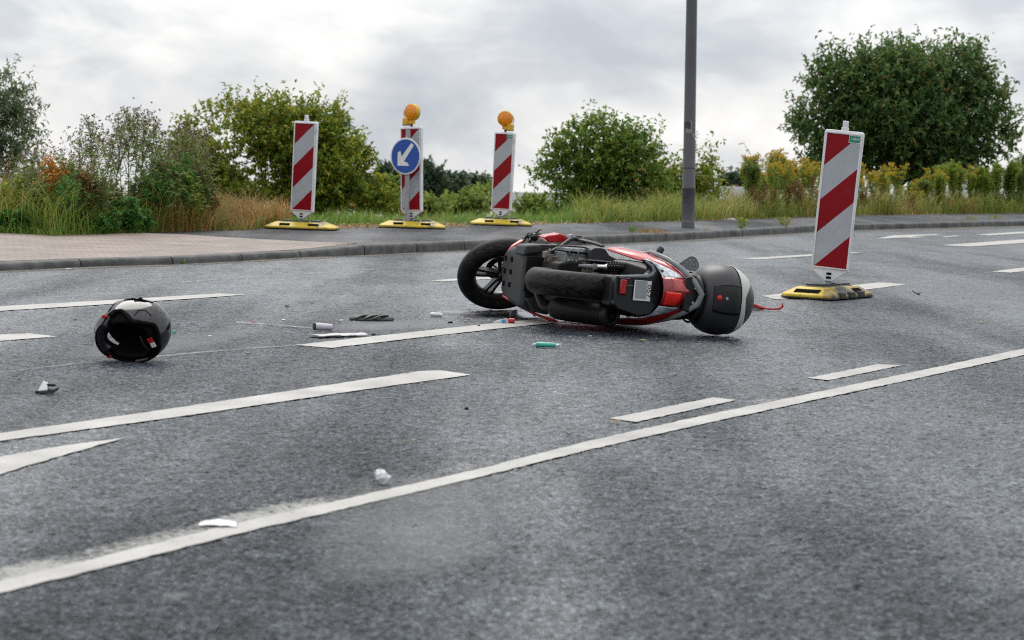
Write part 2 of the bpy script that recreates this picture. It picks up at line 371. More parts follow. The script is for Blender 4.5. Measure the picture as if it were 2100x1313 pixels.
# ------------------------------------------------------------------ painted markings, each a sheet just above the asphalt
def paint_mat():
    m = bpy.data.materials.new('road_paint'); m.use_nodes = True; t = m.node_tree; n = t.nodes; l = t.links; bs = n['Principled BSDF']
    tc = n.new('ShaderNodeTexCoord')
    a = n.new('ShaderNodeTexNoise'); a.inputs['Scale'].default_value = 55; a.inputs['Detail'].default_value = 6; a.inputs['Roughness'].default_value = 0.7; l.new(tc.outputs['Object'], a.inputs[0])
    c = n.new('ShaderNodeTexNoise'); c.inputs['Scale'].default_value = 3.5; c.inputs['Detail'].default_value = 5; l.new(tc.outputs['Object'], c.inputs[0])
    r = n.new('ShaderNodeValToRGB'); l.new(c.outputs[0], r.inputs[0]); r.color_ramp.elements[0].position = 0.3; r.color_ramp.elements[0].color = (0.27, 0.262, 0.242, 1); r.color_ramp.elements[1].position = 0.7; r.color_ramp.elements[1].color = (0.42, 0.41, 0.385, 1)
    k = n.new('ShaderNodeMapRange'); l.new(a.outputs[0], k.inputs[0]); k.inputs[1].default_value = 0.33; k.inputs[2].default_value = 0.42
    mm = n.new('ShaderNodeMixRGB'); l.new(k.outputs[0], mm.inputs[0]); mm.inputs[1].default_value = (0.12, 0.12, 0.115, 1); l.new(r.outputs[0], mm.inputs[2]); l.new(mm.outputs[0], bs.inputs['Base Color'])
    bs.inputs['Roughness'].default_value = 0.55
    bp = n.new('ShaderNodeBump'); bp.inputs['Strength'].default_value = 0.5; bp.inputs['Distance'].default_value = 0.003; l.new(a.outputs[0], bp.inputs['Height']); l.new(bp.outputs[0], bs.inputs['Normal'])
    return m
M_PAINT = paint_mat()
rngm = random.Random(4)
def marking(px, name='lane_marking', z=0.0012, m=None, rough=0.004):
    pts = [G(x_, y_, z) for x_, y_ in px]; out_ = []
    for i, p in enumerate(pts):                # slightly ragged edges
        q = pts[(i + 1) % len(pts)]; n_ = max(1, int((q - p).length / 0.03)); d = (q - p).normalized(); nrm = Vector((-d.y, d.x, 0))
        for k in range(n_): out_.append(p.lerp(q, k / n_) + nrm * rngm.uniform(-rough, rough) * (0 if k == 0 else 1))
    bb = MB(); bb.poly(out_); o = bb.build(name, m or M_PAINT, smooth=False); return props(o, kind='structure')
marking([(-260, 643), (0, 628.2), (250, 614), (450, 601.8), (506, 604.5), (430, 610), (250, 622), (0, 637.6), (-260, 653)])
marking([(882, 576), (930, 571.5), (1032, 567), (1075, 568.5), (930, 576), (905, 577.5)])
marking([(1521, 530.6), (1556, 532.2), (1770, 518.0), (1735, 516.8)])
marking([(1928, 503), (1988, 505.8), (2240, 489), (2240, 481)])
marking([(1998, 481.5), (2030, 483), (2240, 470), (2240, 466)])
marking([(1796, 490), (1834, 482.4), (1920, 480.6), (1926, 482.4), (1870, 484.6), (1903, 487.4), (1850, 487.6)], 'arrow_marking')
marking([(1930, 485.8), (1938, 487), (1970, 484.2), (1962, 482.9)], 'arrow_marking')
marking([(606, 707.5), (740, 692.5), (860, 679.5), (992, 665), (1116, 653), (1175, 656), (1145, 661), (1005, 675.7), (860, 692), (760, 704), (679, 713.5)])
marking([(1562, 607), (1592, 614), (1700, 604), (1863, 583), (1803, 579.3), (1700, 590)])
marking([(2033, 556.8), (2072, 559.3), (2240, 542), (2240, 532)])
marking([(-200, 705), (0, 686), (60, 683.7), (115, 690), (0, 699.3), (-200, 722)])
marking([(-200, 917), (0, 888.3), (350, 838), (700, 785.5), (860, 761), (905, 759.8), (966, 768.5), (700, 805.5), (350, 857), (0, 904), (-200, 935)])
marking([(-200, 977), (0, 936.7), (130, 914), (256.7, 897.3), (66, 952), (0, 973), (-200, 1047)], 'arrow_marking')
marking([(-220, 1243), (0, 1191), (240, 1134), (476, 1075), (783, 1006.5), (1000, 957.5), (1200, 906), (1420, 857), (1650, 809.5), (1880, 761.5), (2100, 714.6), (2320, 669), (2320, 681), (2100, 728), (1880, 776), (1650, 824.5), (1420, 874), (1200, 924), (1000, 974), (783, 1025), (476, 1097), (240, 1157), (0, 1216), (-220, 1270)], 'edge_marking')
marking([(1250, 858), (1305, 865.5), (1410, 842.5), (1510, 820), (1462, 815)])
marking([(1657, 775), (1698, 780), (1775, 764.5), (1849, 749), (1800, 747)])
# remains of an older line beside the edge line and pale patches (dried residue, the largest a painted wet sheen): the asphalt shows through
def worn_mat(name, col, lo, hi, scale=70, maxa=0.8, big=2.5):
    m = bpy.data.materials.new(name); m.use_nodes = True; t = m.node_tree; n = t.nodes; l = t.links; bs = n['Principled BSDF']
    bs.inputs['Base Color'].default_value = (*col, 1); bs.inputs['Roughness'].default_value = 0.7
    tc = n.new('ShaderNodeTexCoord'); uv = n.new('ShaderNodeUVMap')
    a = n.new('ShaderNodeTexNoise'); a.inputs['Scale'].default_value = scale; a.inputs['Detail'].default_value = 6; a.inputs['Roughness'].default_value = 0.75; l.new(tc.outputs['Object'], a.inputs[0])
    c = n.new('ShaderNodeTexNoise'); c.inputs['Scale'].default_value = big; c.inputs['Detail'].default_value = 4; l.new(tc.outputs['Object'], c.inputs[0])
    sp = n.new('ShaderNodeSeparateXYZ'); l.new(uv.outputs[0], sp.inputs[0])
    def mth(op, p, q):
        x = n.new('ShaderNodeMath'); x.operation = op
        for i, v in enumerate((p, q)):
            if isinstance(v, (int, float)): x.inputs[i].default_value = v
            else: l.new(v, x.inputs[i])
        return x.outputs[0]
    w_ = mth('ADD', mth('MULTIPLY', a.outputs[0], 0.6), mth('MULTIPLY', c.outputs[0], 0.4)); w_ = mth('ADD', w_, mth('MULTIPLY', mth('SUBTRACT', sp.outputs[0], 1.0), 0.45))
    k = n.new('ShaderNodeMapRange'); l.new(w_, k.inputs[0]); k.inputs[1].default_value = lo; k.inputs[2].default_value = hi; k.inputs[4].default_value = maxa
    l.new(k.outputs[0], bs.inputs['Alpha']); return m
def worn(rows_px, m, name, z=0.0005):
    """rows of pixels across the sheet with a wear weight each (u)"""
    me = bpy.data.meshes.new(name); vs = []; us = []; nf = []
    k = len(rows_px[0])
    for r_ in rows_px:
        for (x_, y_, u) in r_: vs.append(G(x_, y_, z)); us.append(u)
    for i in range(len(rows_px) - 1):
        for j in range(k - 1): nf.append((i * k + j, i * k + j + 1, (i + 1) * k + j + 1, (i + 1) * k + j))
    me.from_pydata(vs, [], nf); ul = me.uv_layers.new(name='UVMap')
    for lp in me.loops: ul.data[lp.index].uv = (us[lp.vertex_index], 0)
    me.materials.append(m); o = bpy.data.objects.new(name, me); COL.objects.link(o); return props(o, kind='structure')
M_GHOST = worn_mat('worn_paint', (0.40, 0.395, 0.375), 0.40, 0.52, scale=48, maxa=.72)
rows = []
for x_, yt, hgt, str_ in [(-220, 1243, 46, .9), (0, 1191, 44, 1), (160, 1153, 42, 1), (320, 1114, 40, 1), (476, 1075, 36, 1), (620, 1043, 34, .95), (783, 1007, 32, .95), (900, 980, 32, .9), (1040, 947, 30, .7), (1200, 906, 26, .55), (1420, 857, 22, .7), (1560, 828, 22, .9), (1650, 810, 20, .8), (1880, 762, 16, .7), (2100, 715, 14, .6)]:
    rows.append([(x_, yt + 4, str_), (x_, yt - hgt * 0.45, str_ * 0.86), (x_, yt - hgt, 0.3 * str_)])
worn(rows, M_GHOST, 'old_marking')
M_PALE = worn_mat('pale_residue_and_sheen', (0.25, 0.26, 0.265), 0.26, 0.64, 60, 0.5, 1.6)
def blob(cx_, cy_, rx, ry, name='dried_and_sheen_patch', m=M_PALE, tilt=0.0, pk=1.0):
    rows_ = []
    for i in range(17):
        a = 2 * math.pi * i / 16
        rows_.append([(cx_ + rx * q * math.cos(a), cy_ + ry * q * math.sin(a) + tilt * rx * q * math.cos(a), u * pk) for q, u in ((0.02, 1.0), (0.45, 0.8), (0.75, 0.45), (1.0, 0.05))])
    return worn(rows_, m, name)
blob(850, 1080, 330, 150, tilt=-0.14, pk=1.15)  # wet sheen of the asphalt painted in as pale colour
blob(360, 1222, 60, 16, tilt=-0.1, pk=.9)
blob(330, 707, 330, 26, tilt=-0.12, pk=1.1)
blob(800, 668, 210, 16, tilt=-.03, pk=1.15)

# wet, darker film of spilt liquid under the front wheel
M_WET = worn_mat('wet_film', (0.012, 0.013, 0.014), 0.22, 0.5, 9, 0.92, 3.0); M_WET.node_tree.nodes['Principled BSDF'].inputs['Roughness'].default_value = 0.10
blob(1060, 646, 130, 10, 'puddle', M_WET, pk=1.1); blob(930, 640, 60, 5, 'puddle', M_WET, pk=.9)

M_STREAK = worn_mat('pale_streak', (0.34, 0.33, 0.32), 0.34, 0.56, 45, 0.75, 3.0)
def streak(pts, h, name, m, pk=1.0): worn([[(x_, y_ - h, .2 * pk), (x_, y_, pk), (x_, y_ + h, .2 * pk)] for x_, y_ in pts], m, name)
streak([(485, 661.5), (530, 664), (580, 668), (640, 673)], 5, 'dried_and_sheen_patch', M_STREAK, 1.1)
streak([(-100, 778), (0, 764), (150, 746), (300, 733), (450, 719), (560, 711), (615, 707)], 5, 'old_marking', M_STREAK, .92)
streak([(330, 581), (450, 573), (600, 563), (830, 548)], 3, 'old_marking', M_STREAK, .85)
streak([(1870, 581), (1960, 570), (2035, 558)], 3, 'old_marking', M_STREAK, .85)
M_GRIT = worn_mat('gutter_grit', (0.10, 0.085, 0.06), 0.38, 0.5, 40, 0.85, 2.0)
worn([[(x_, y_ - 2, 1.05), (x_, y_ + 2.5, .9), (x_, y_ + 7, .3)] for x_, y_ in kerb_px[1:]], M_GRIT, 'gutter_dirt')
# ------------------------------------------------------------------ traffic beacons, keep-left sign, lamp post
M_WHITE = mat('white_plastic', (0.74, 0.74, 0.76), 0.45, var=(9, 0.86, 1.04), dirt=(5, (0.42, 0.41, 0.39), 0.60, 0.14))
M_RED = mat('red_sheeting', (0.25, 0.003, 0.009), 0.4, spec=.2, var=(2.5, 0.85, 1.08), dirt=(7, (0.16, 0.03, 0.03), 0.58, 0.25))
def sheeting():
    m = mat('grey_sheeting', (0.40, 0.42, 0.45), 0.4, spec=.3, var=(6, 0.90, 1.05), dirt=(7, (0.27, 0.265, 0.255), 0.56, 0.25)); t = m.node_tree; n = t.nodes; l = t.links; bs = n['Principled BSDF']
    tc = n.new('ShaderNodeTexCoord'); v = n.new('ShaderNodeTexVoronoi'); v.feature = 'DISTANCE_TO_EDGE'; v.inputs['Scale'].default_value = 260; l.new(tc.outputs['Object'], v.inputs['Vector'])
    bp = n.new('ShaderNodeBump'); bp.inputs['Strength'].default_value = 0.25; bp.inputs['Distance'].default_value = 0.002; l.new(v.outputs[0], bp.inputs['Height']); l.new(bp.outputs[0], bs.inputs['Normal'])
    return m
M_GREY = sheeting()
M_YEL = mat('yellow_recycled_plastic', (0.56, 0.40, 0.018), 0.5, var=(6, 0.72, 1.12), bump=(60, 0.35, 0.006), dirt=(5.5, (0.07, 0.06, 0.04), 0.55, 0.12))
M_YELD = mat('scuffed_yellow_plastic', (0.34, 0.25, 0.06), 0.6, var=(5, 0.5, 1.2), bump=(50, 0.5, 0.008), dirt=(4.2, (0.045, 0.042, 0.038), 0.45, 0.14))
M_RUB = mat('black_rubber', (0.018, 0.018, 0.019), 0.6, var=(20, 0.6, 1.6), bump=(80, 0.4, 0.004))
M_SLATE = mat('dark_grey_rubber', (0.075, 0.078, 0.085), 0.55, var=(14, 0.6, 1.4), bump=(70, 0.3, 0.004))
M_GALV = mat('galvanised_steel', (0.36, 0.38, 0.39), 0.42, metal=0.55, var=(18, 0.75, 1.15))
M_HOLE = mat('dark_recess', (0.004, 0.004, 0.004), 0.9, spec=.03)
M_GREEN = mat('green_sticker', (0.005, 0.20, 0.125), 0.4, var=(30, 0.85, 1.1))
M_TXT = mat('white_print', (0.70, 0.74, 0.72), 0.5)
M_AMBER = mat('amber_lens', (0.80, 0.27, 0.006), 0.12, spec=0.6, var=(30, 0.8, 1.1))
M_LAMPY = mat('yellow_lamp_housing', (0.66, 0.36, 0.008), 0.35, var=(12, 0.85, 1.08))
M_BLUE = mat('blue_sign_sheeting', (0.008, 0.065, 0.34), 0.35, var=(3, 0.92, 1.06))
M_SIGNW = mat('white_sign_sheeting', (0.70, 0.71, 0.72), 0.4, var=(8, 0.92, 1.04))
def build_plate(root, yaw, holes, dirty=False):
    """recycled plastic foot plate 0.80 x 0.40 x 0.105, sloped sides; local X is the long side"""
    M = Matrix.Rotation(yaw, 4, 'Z'); b = MB()
    def ring(lx, ly, z, c):
        hx, hy = lx / 2, ly / 2; P = []
        for sx, sy, order in ((1, 1, 0), (-1, 1, 1), (-1, -1, 0), (1, -1, 1)):
            a = (sx * hx, sy * (hy - c)); d = (sx * (hx - c), sy * hy); P += [a, d] if order == 0 else [d, a]
        return [M @ Vector((x_, y_, z)) for x_, y_ in P]
    b.loft([ring(.78, .38, 0, .05), ring(.82, .42, .012, .055), ring(.82, .42, .034, .06), ring(.60, .27, .081, .03), ring(.575, .25, .086, .03)])
    
    if dirty:
        b.bm.normal_update()
        for f in b.bm.faces:
            c_ = M.inverted() @ f.calc_center_median()
            if c_.y < -.12 and abs(c_.z - .06) < .045 or c_.x > .33: f.material_index = 1
    pl = b.build('foot_plate', [M_YEL, M_YELD], root, bevel=.008)
    b = MB(); b.loft([ring(.50, .21, .080, .03), ring(.49, .20, .093, .03)]); b.build('plate_top', M_SLATE, pl, bevel=.003)
    for sx in (-1, 1):
        b = MB(); b.box((sx * .17, 0, .098), (.10, .16, .018), M); b.build('grip_bar', M_RUB, pl, bevel=.004)
        b = MB(); b.box((sx * .06, -.06, .097), (.07, .05, .014), M); b.build('grip_bar', M_RUB, pl, bevel=.004)
    for fx, fy, ln, wd in holes:               # hand holes moulded in the sloping sides
        b = MB()
        if abs(fy) > 0:
            n_ = Vector((0, fy * .047, .075)).normalized(); c = Vector((fx, fy * .172, .0580)); t1 = Vector((1, 0, 0))
        else:
            n_ = Vector((fx * .047, 0, .11)).normalized(); c = Vector((fx * .355, 0, .0580)); t1 = Vector((0, 1, 0))
        t2 = n_.cross(t1).normalized(); q = [c + t1 * sx * ln / 2 + t2 * sy * wd / 2 + n_ * .0015 for sx, sy in ((-1, -1), (1, -1), (1, 1), (-1, 1))]
        b.prism([M @ p for p in q], M.to_3x3() @ (n_ * .003)); b.build('hand_hole', M_HOLE, pl, smooth=False)
    if dirty:                                  # broken tread blocks on the worn end
        for k in range(3):
            b = MB(); x_ = -.20 + k * .17
            b.box((x_, -.205, .030), (.10, .03, .05), M); b.build('tread_block', M_RUB, pl, bevel=.008)
    b = MB(); b.loft([ring(.79, .39, .0005, .05), ring(.826, .426, .006, .055), ring(.828, .428, .016, .056), ring(.80, .40, .018, .05)]); b.build('rim', M_RUB, pl)
    return pl
def build_beacon(loc, yaw, lean, tilt, plate_yaw, holes, label, lamp=None, sticker=False, scale=1.0, plate_label=None, dirty=False, plug=False, off=(0, 0), ps=.93):
    root = empty('traffic_beacon', loc, label, 'traffic beacon', 'red and white traffic beacons')
    root.scale = (scale,) * 3
    pl = build_plate(root, plate_yaw, holes, dirty)
    if plate_label: pl['label'] = plate_label
    Z0 = .122
    T = Matrix.Translation((off[0], off[1], .09)) @ Matrix.Rotation(yaw, 4, 'Z') @ Matrix.Rotation(lean, 4, 'Y') @ Matrix.Rotation(tilt, 4, 'X') @ Matrix.Scale(ps, 4) @ Matrix.Translation((0, 0, -.09))
    # outline of the body: straight top with round corners, pointed foot
    W, H = .292, 1.045; P = []
    def arc(cx_, cz_, r_, a0, a1, k=5): return [(cx_ + r_ * math.cos(a0 + (a1 - a0) * i / k), cz_ + r_ * math.sin(a0 + (a1 - a0) * i / k)) for i in range(k + 1)]
    P += [(.028, Z0), (W / 2 - .006, Z0 + .085)]
    P += arc(W / 2 - .02, Z0 + .085 + H - .02, .02, 0, math.pi / 2) + arc(-W / 2 + .02, Z0 + .085 + H - .02, .02, math.pi / 2, math.pi)
    P += [(-W / 2 + .006, Z0 + .085), (-.028, Z0)]
    b = MB()
    b.loft([[T @ Vector((x_ * s_, y_, (z_ - .7) * (1 - (1 - s_) * .3) + .7)) for x_, z_ in P] for y_, s_ in ((-.030, .975), (-.026, 1.0), (.026, 1.0), (.030, .975))])
    body = b.build('panel', M_WHITE, root, bevel=.004)
    # raised rim round the recessed face
    z0, z1 = Z0 + .105, Z0 + .105 + 1.0; hw = .125; b = MB()
    for (xa, za, xb, zb) in ((-hw - .012, z0 - .010, hw + .012, z0), (-hw - .012, z1, hw + .012, z1 + .010), (-hw - .012, z0, -hw, z1), (hw, z0, hw + .012, z1)):
        b.box(((xa + xb) / 2, -.0345, (za + zb) / 2), (xb - xa, .009, zb - za), T)
    b.build('rim', M_WHITE, body, smooth=False, bevel=.002)
    b = MB(); y_ = -.0325                      # stripes
    cut = [0, .25, .5, .75, 1.0, 1.25]
    def band(a0, a1, mi):                      # region between the 45-degree lines that meet the left edge at a0 and a1 (from the top)
        poly = []
        lim = lambda u, a: a - u               # v at u (0 left .. 1 right scaled to .25)
        us = [0, .25]
        pts = [(0, a0), (.25, a0 - .25), (.25, a1 - .25), (0, a1)]
        # clip to 0..1 in v
        def clip(ps, keep, cutv):
            o_ = []
            for i in range(len(ps)):
                p, q = ps[i], ps[(i + 1) % len(ps)]; kp, kq = keep(p[1]), keep(q[1])
                if kp: o_.append(p)
                if kp != kq:
                    t = (cutv - p[1]) / (q[1] - p[1]); o_.append((p[0] + (q[0] - p[0]) * t, cutv))
            return o_
        ps = clip(pts, lambda v: v >= -1e-9, 0.0); ps = clip(ps, lambda v: v <= 1 + 1e-9, 1.0) if len(ps) > 2 else ps
        if len(ps) > 2:
            b.mi = mi; b.poly([T @ Vector((-.125 + u, y_, z1 - v)) for u, v in ps])
    band(-.2, .245, 0); band(.245, .5, 1); band(.5, .75, 0); band(.75, 1.005, 1); band(1.005, 1.3, 0)
    face = b.build('striped_face', [M_RED, M_GREY], body, smooth=False)
    b = MB()
    for dz in (.028, .058): b.box((0, -.0315, Z0 + dz), (.036, .004, .017), T)
    b.build('slot', M_HOLE, body, smooth=False)
    b = MB(); b.box((0, 0, .112), (.046, .032, .06), T); b.build('foot_pin', M_GALV, root, bevel=.003)
    zt = Z0 + .085 + H
    if lamp is None:
        b = MB(); b.box((0, 0, zt + .012), (.052, .04, .026), T); b.box((0, 0, zt + .048), (.040, .034, .05), T); b.build('top_pin', M_WHITE, body, bevel=.004)
    if sticker:
        b = MB(); b.box((.082, -.0335, z1 - .031), (.086, .0014, .060), T); st = b.build('sticker', M_TXT, body, smooth=False)
        b = MB(); b.box((.082, -.0347, z1 - .032), (.080, .0012, .040), T); b.build('sticker_print', M_GREEN, st, smooth=False)
        for dz in (-.0115, -.0545): b = MB(); b.box((.082, -.0347, z1 + dz), (.074, .0012, .004), T); b.build('small_print', M_GREEN, st, smooth=False)
        text_mesh('lettering', 'TSBW', .026, M_TXT, st, T @ Matrix.Translation((.082, -.0357, z1 - .032)) @ Matrix.Rotation(math.pi / 2, 4, 'X'), shear=.3)
    if lamp is not None:                       # amber warning lamp: drum lens, battery box, guard loop
        side = lamp; L0 = zt
        lm = MB(); lm.cyl(T @ Vector((0, 0, L0)), T @ Vector((0, 0, L0 + .05)), .016, n=12); st = lm.build('lamp_stem', M_RUB, root)
        C = Vector((-.012 * side, 0, L0 + .180)); A = T @ Matrix.Translation(C) @ Matrix.Rotation(R(18) * side, 4, 'Z') @ Matrix.Rotation(R(90), 4, 'X')
        h = MB(); h.lathe([(.0, -.055), (.05, -.055), (.098, -.045), (.104, -.03), (.104, .026), (.099, .03), (.0, .03)], A, 36)
        hs = h.build('warning_lamp', M_LAMPY, root)
        h = MB(); h.lathe([(.094, .0305), (.094, .036), (.082, .047), (.045, .055), (.0, .058)], A, 36); h.build('lens', M_AMBER, hs)
        h = MB(); h.lathe([(.086, .042), (.089, .0475), (.083, .050), (.081, .046)], A, 36, closed=True); h.lathe([(.05, .050), (.053, .0555), (.047, .058), (.046, .053)], A, 30, closed=True); h.build('lens_ring', M_AMBER, hs)
        h = MB(); h.box((.072 * side, .0, L0 + .066), (.075, .07, .085), T); h.box((.0, .0, L0 + .06), (.085, .05, .05), T); h.build('battery_box', M_LAMPY, hs, bevel=.006)
        h = MB(); h.box((.072 * side, -.003, L0 + .022), (.077, .068, .010), T); h.build('box_foot', M_RUB, hs, bevel=.002)
        h = MB(); h.tube([T @ Vector((side * (.100 - .0 * t), .012, L0 + .10 + t)) if t < .05 else T @ Vector((side * (.115 - (t - .05) * .25), .012, L0 + .10 + t)) for t in (0, .03, .06, .09)] + [T @ Vector((side * .085, .012, L0 + .225)), T @ Vector((side * .045, .012, L0 + .26))], .006, 8); h.build('guard_loop', M_LAMPY, hs)
    return root, T
hole_long = [(-.17, -1, .12, .042), (.17, -1, .12, .042), (0, 1, .12, .04)]
hole_end = [(-1, 0, .19, .055), (1, 0, .19, .055), (.10, -1, .10, .04)]
pR = G(1697, 610); build_beacon(pR, R(-14), R(3.9), R(0), R(57), [(-1, 0, .20, .052), (1, 0, .19, .052), (.15, -1, .13, .05)],
    'tall leaning beacon standing on the road beside the fallen scooter', sticker=True, plate_label='yellow foot plate with scuffed dark edges', dirty=True, ps=1.0, scale=.95)
p_1 = G(619, 470.5, .087); build_beacon(p_1, R(-20), R(1.4), 0, R(-6), hole_long, 'beacon without lamp on the footway left of the blue arrow sign', scale=.945, ps=1.0)
p_2 = G(845, 468, .087); build_beacon(p_2, R(-24), R(-2.2), 0, R(2), hole_long, 'beacon with amber lamp, half hidden behind the blue arrow sign', lamp=-1, scale=.945, ps=1.0)
p_3 = G(1027, 462.5, .087); build_beacon(p_3, R(-22), R(1.3), 0, R(4), hole_long, 'beacon with amber lamp and small green sticker, rightmost of those on the footway', lamp=1, sticker=True, scale=.945, ps=1.0)
# keep-left sign on a grey post standing in the middle beacon's foot plate
sg = empty('road_sign', p_2 + Vector((-.06, -.09, 0)), 'round blue sign with white arrow pointing down left on a grey post', 'road sign')
b = MB(); b.cyl((0, 0, .085), (-.012, 0, 1.15), .028, n=18); b.build('post', M_GALV, sg)
S = Matrix.Translation((-.03, -.045, .838)) @ Matrix.Rotation(R(-32), 4, 'Z') @ Matrix.Rotation(R(90), 4, 'X')
b = MB(); b.lathe([(.0, -.004), (.208, -.004), (.214, -.001), (.214, .003), (.208, .005), (.0, .005)], S, 56); disc = b.build('disc', M_SIGNW, sg)
b = MB(); b.lathe([(.0, .0062), (.196, .0062), (.196, .0072), (.0, .0072)], S, 56); b.build('blue_field', M_BLUE, disc)
ar = [(.075, .125), (.105, .092), (-.022, -.035), (.035, -.058), (.028, -.098), (-.108, -.098), (-.108, .048), (-.070, .062), (-.056, .0)]
ar = [(.118, .128), (.080, .155), (-.050, -.005), (-.072, .060), (-.108, .040), (-.108, -.112), (.062, -.112), (.028, -.072), (-.018, -.062)]
b = MB(); b.prism([S @ Vector((x_, y_, .0080)) for x_, y_ in ar], S.to_3x3() @ Vector((0, 0, .001))); b.build('arrow', M_SIGNW, disc, smooth=False)
for z_ in (1.035, .648):
    b = MB(); b.lathe([(.031, -.014), (.036, -.014), (.036, .014), (.031, .014)], Matrix.Translation((-.010, 0, z_)), 18, closed=True); b.box((.03, -.02, z_), (.05, .018, .022))
    b.build('clamp', M_GALV, sg, bevel=.002)
# lamp post
M_POST = mat('grey_painted_steel', (0.082, 0.080, 0.090), 0.42, var=(3, 0.85, 1.12), dirt=(9, (0.16, 0.155, 0.15), 0.68, 0.06))
pp = G(1411, 467, .088)
lp = empty('lamp_post', pp, 'tall grey steel lamp post with torn sticker remains standing on the footway', 'lamp post')
lean = R(-1.15); T = Matrix.Rotation(-lean * -1, 4, 'Y')
b = MB(); prof = [(.0, -.02), (.089, -.02), (.089, .06), (.0875, .065), (.086, .52), (.0895, .525), (.0895, .535), (.085, .545), (.083, 1.05), (.0805, 1.06), (.076, 2.5), (.060, 6.0), (.042, 8.0), (.0, 8.0)]
b.lathe(prof, T, 36); post = b.build('pole', M_POST, lp, ang=60)
b = MB(); b.lathe([(.0905, .083), (.0915, .085), (.0905, .088), (.089, .086)], T, 36, closed=True); b.build('base_ring', M_GALV, post)
s_post = lambda py: (467 - py) / 133.5
def on_post(name, a0, a1, z0, z1, m, r=.0835, jag=0.0, seed=1):
    rr = random.Random(seed); b = MB(); rings = []
    for i in range(9):
        a = a0 + (a1 - a0) * i / 8; rad = lambda z_: float(np.interp(z_, [0, .5, 1.05, 2.5], [.0895, .0885, .0845, .077])) + r
        lo = z0 + (rr.uniform(-jag, jag) if 0 < i < 8 else 0); hi = z1 + rr.uniform(-jag, jag) * .4
        rings.append([T @ Vector((rad(z_) * math.sin(a), -rad(z_) * math.cos(a), z_)) for z_ in (lo, hi)])
    b.loft(rings, cap=False, closed=False); return b.build(name, m, post)
on_post('sticker_residue', R(-38), R(20), 1.27, 1.42, mat('torn_paper', (0.33, 0.30, 0.29), 0.8, var=(40, 0.5, 1.2)), r=.0015, jag=.04, seed=3)
on_post('dark_sticker', R(-62), R(6), 1.325, 1.415, mat('black_sticker', (0.02, 0.021, 0.024), 0.4, var=(60, 0.4, 3.0)), r=.0028, jag=.018, seed=5)
on_post('paper_scrap', R(22), R(42), 1.20, 1.265, MATS['torn_paper'], r=.0015, jag=.02, seed=8)
on_post('scuff', R(-50), R(-22), .40, .52, mat('dark_scuff', (0.028, 0.028, 0.03), 0.6, var=(60, 0.6, 1.8)), r=.0015, jag=.04, seed=9)
on_post('door_seam', R(-70), R(75), .795, .803, M_HOLE, r=.001)
b = MB(); b.tube([T @ Vector((0, 0, 7.8)), T @ Vector((.0, -.3, 8.15)), T @ Vector((.0, -1.2, 8.35))], .035, 10); b.box(T @ Vector((0, -1.5, 8.36)), (.28, .7, .10)); b.build('lantern_arm', M_POST, post)
# ------------------------------------------------------------------ vegetation
rng = np.random.default_rng(11)
M_BARK = mat('bark', (0.055, 0.045, 0.035), 0.85, spec=.2, var=(20, 0.6, 1.5))
M_STEM = mat('green_stem', (0.085, 0.105, 0.035), 0.6, spec=.3, var=(9, 0.7, 1.3))
M_DRYSTEM = mat('dry_stem', (0.16, 0.10, 0.045), 0.7, spec=.2, var=(9, 0.6, 1.4))
LM_HAZEL = leafmat('hazel_leaves', [(0, (0.075, 0.140, 0.020)), (.45, (0.150, 0.235, 0.026)), (.8, (0.263, 0.309, 0.033)), (1, (0.450, 0.319, 0.033))])
LM_GREEN = leafmat('shrub_leaves', [(0, (0.060, 0.136, 0.025)), (.5, (0.112, 0.216, 0.035)), (.85, (0.206, 0.300, 0.043)), (1, (0.356, 0.320, 0.044))])
LM_DARK = leafmat('dark_tree_leaves', [(0, (0.039, 0.098, 0.031)), (.5, (0.077, 0.160, 0.047)), (.9, (0.150, 0.230, 0.060)), (1, (0.281, 0.176, 0.053))], .36)
LM_WILLOW = leafmat('grey_green_leaves', [(0, (0.065, 0.105, 0.05)), (.6, (0.12, 0.17, 0.085)), (1, (0.19, 0.22, 0.10))], .38)
LM_FAR = leafmat('far_leaves', [(0, (0.031, 0.063, 0.033)), (.6, (0.050, 0.090, 0.044)), (1, (0.077, 0.112, 0.054))], .2)
LM_LIGHT = leafmat('light_leaves', [(0, (0.098, 0.168, 0.031)), (.6, (0.168, 0.245, 0.047)), (1, (0.252, 0.280, 0.058))], .35)
LM_NETTLE = leafmat('nettle_leaves', [(0, (0.036, 0.126, 0.026)), (.6, (0.066, 0.210, 0.041)), (1, (0.120, 0.280, 0.054))], .3)
LM_THISTLE = leafmat('thistle_leaves', [(0, (0.090, 0.155, 0.044)), (.6, (0.172, 0.241, 0.069)), (.9, (0.254, 0.259, 0.069)), (1, (0.374, 0.241, 0.041))], .3)
LM_HEAD = leafmat('thistle_heads', [(0, (0.075, 0.028, 0.045)), (.5, (0.140, 0.065, 0.085)), (1, (0.200, 0.130, 0.100))], .2)
LM_GOLD = leafmat('yellow_flowers', [(0, (0.420, 0.240, 0.008)), (.5, (0.580, 0.360, 0.012)), (1, (0.500, 0.420, 0.030))], .25)
LM_RAG = leafmat('ragwort_leaves', [(0, (0.093, 0.163, 0.022)), (.5, (0.186, 0.279, 0.034)), (1, (0.327, 0.365, 0.048))], .35)
LM_BROWN = leafmat('withered_leaves', [(0, (0.100, 0.045, 0.015)), (.5, (0.190, 0.095, 0.030)), (1, (0.270, 0.160, 0.050))], .3)
LM_ORANGE = leafmat('orange_leaves', [(0, (0.320, 0.090, 0.012)), (.5, (0.460, 0.200, 0.012)), (1, (0.500, 0.320, 0.020))], .35)
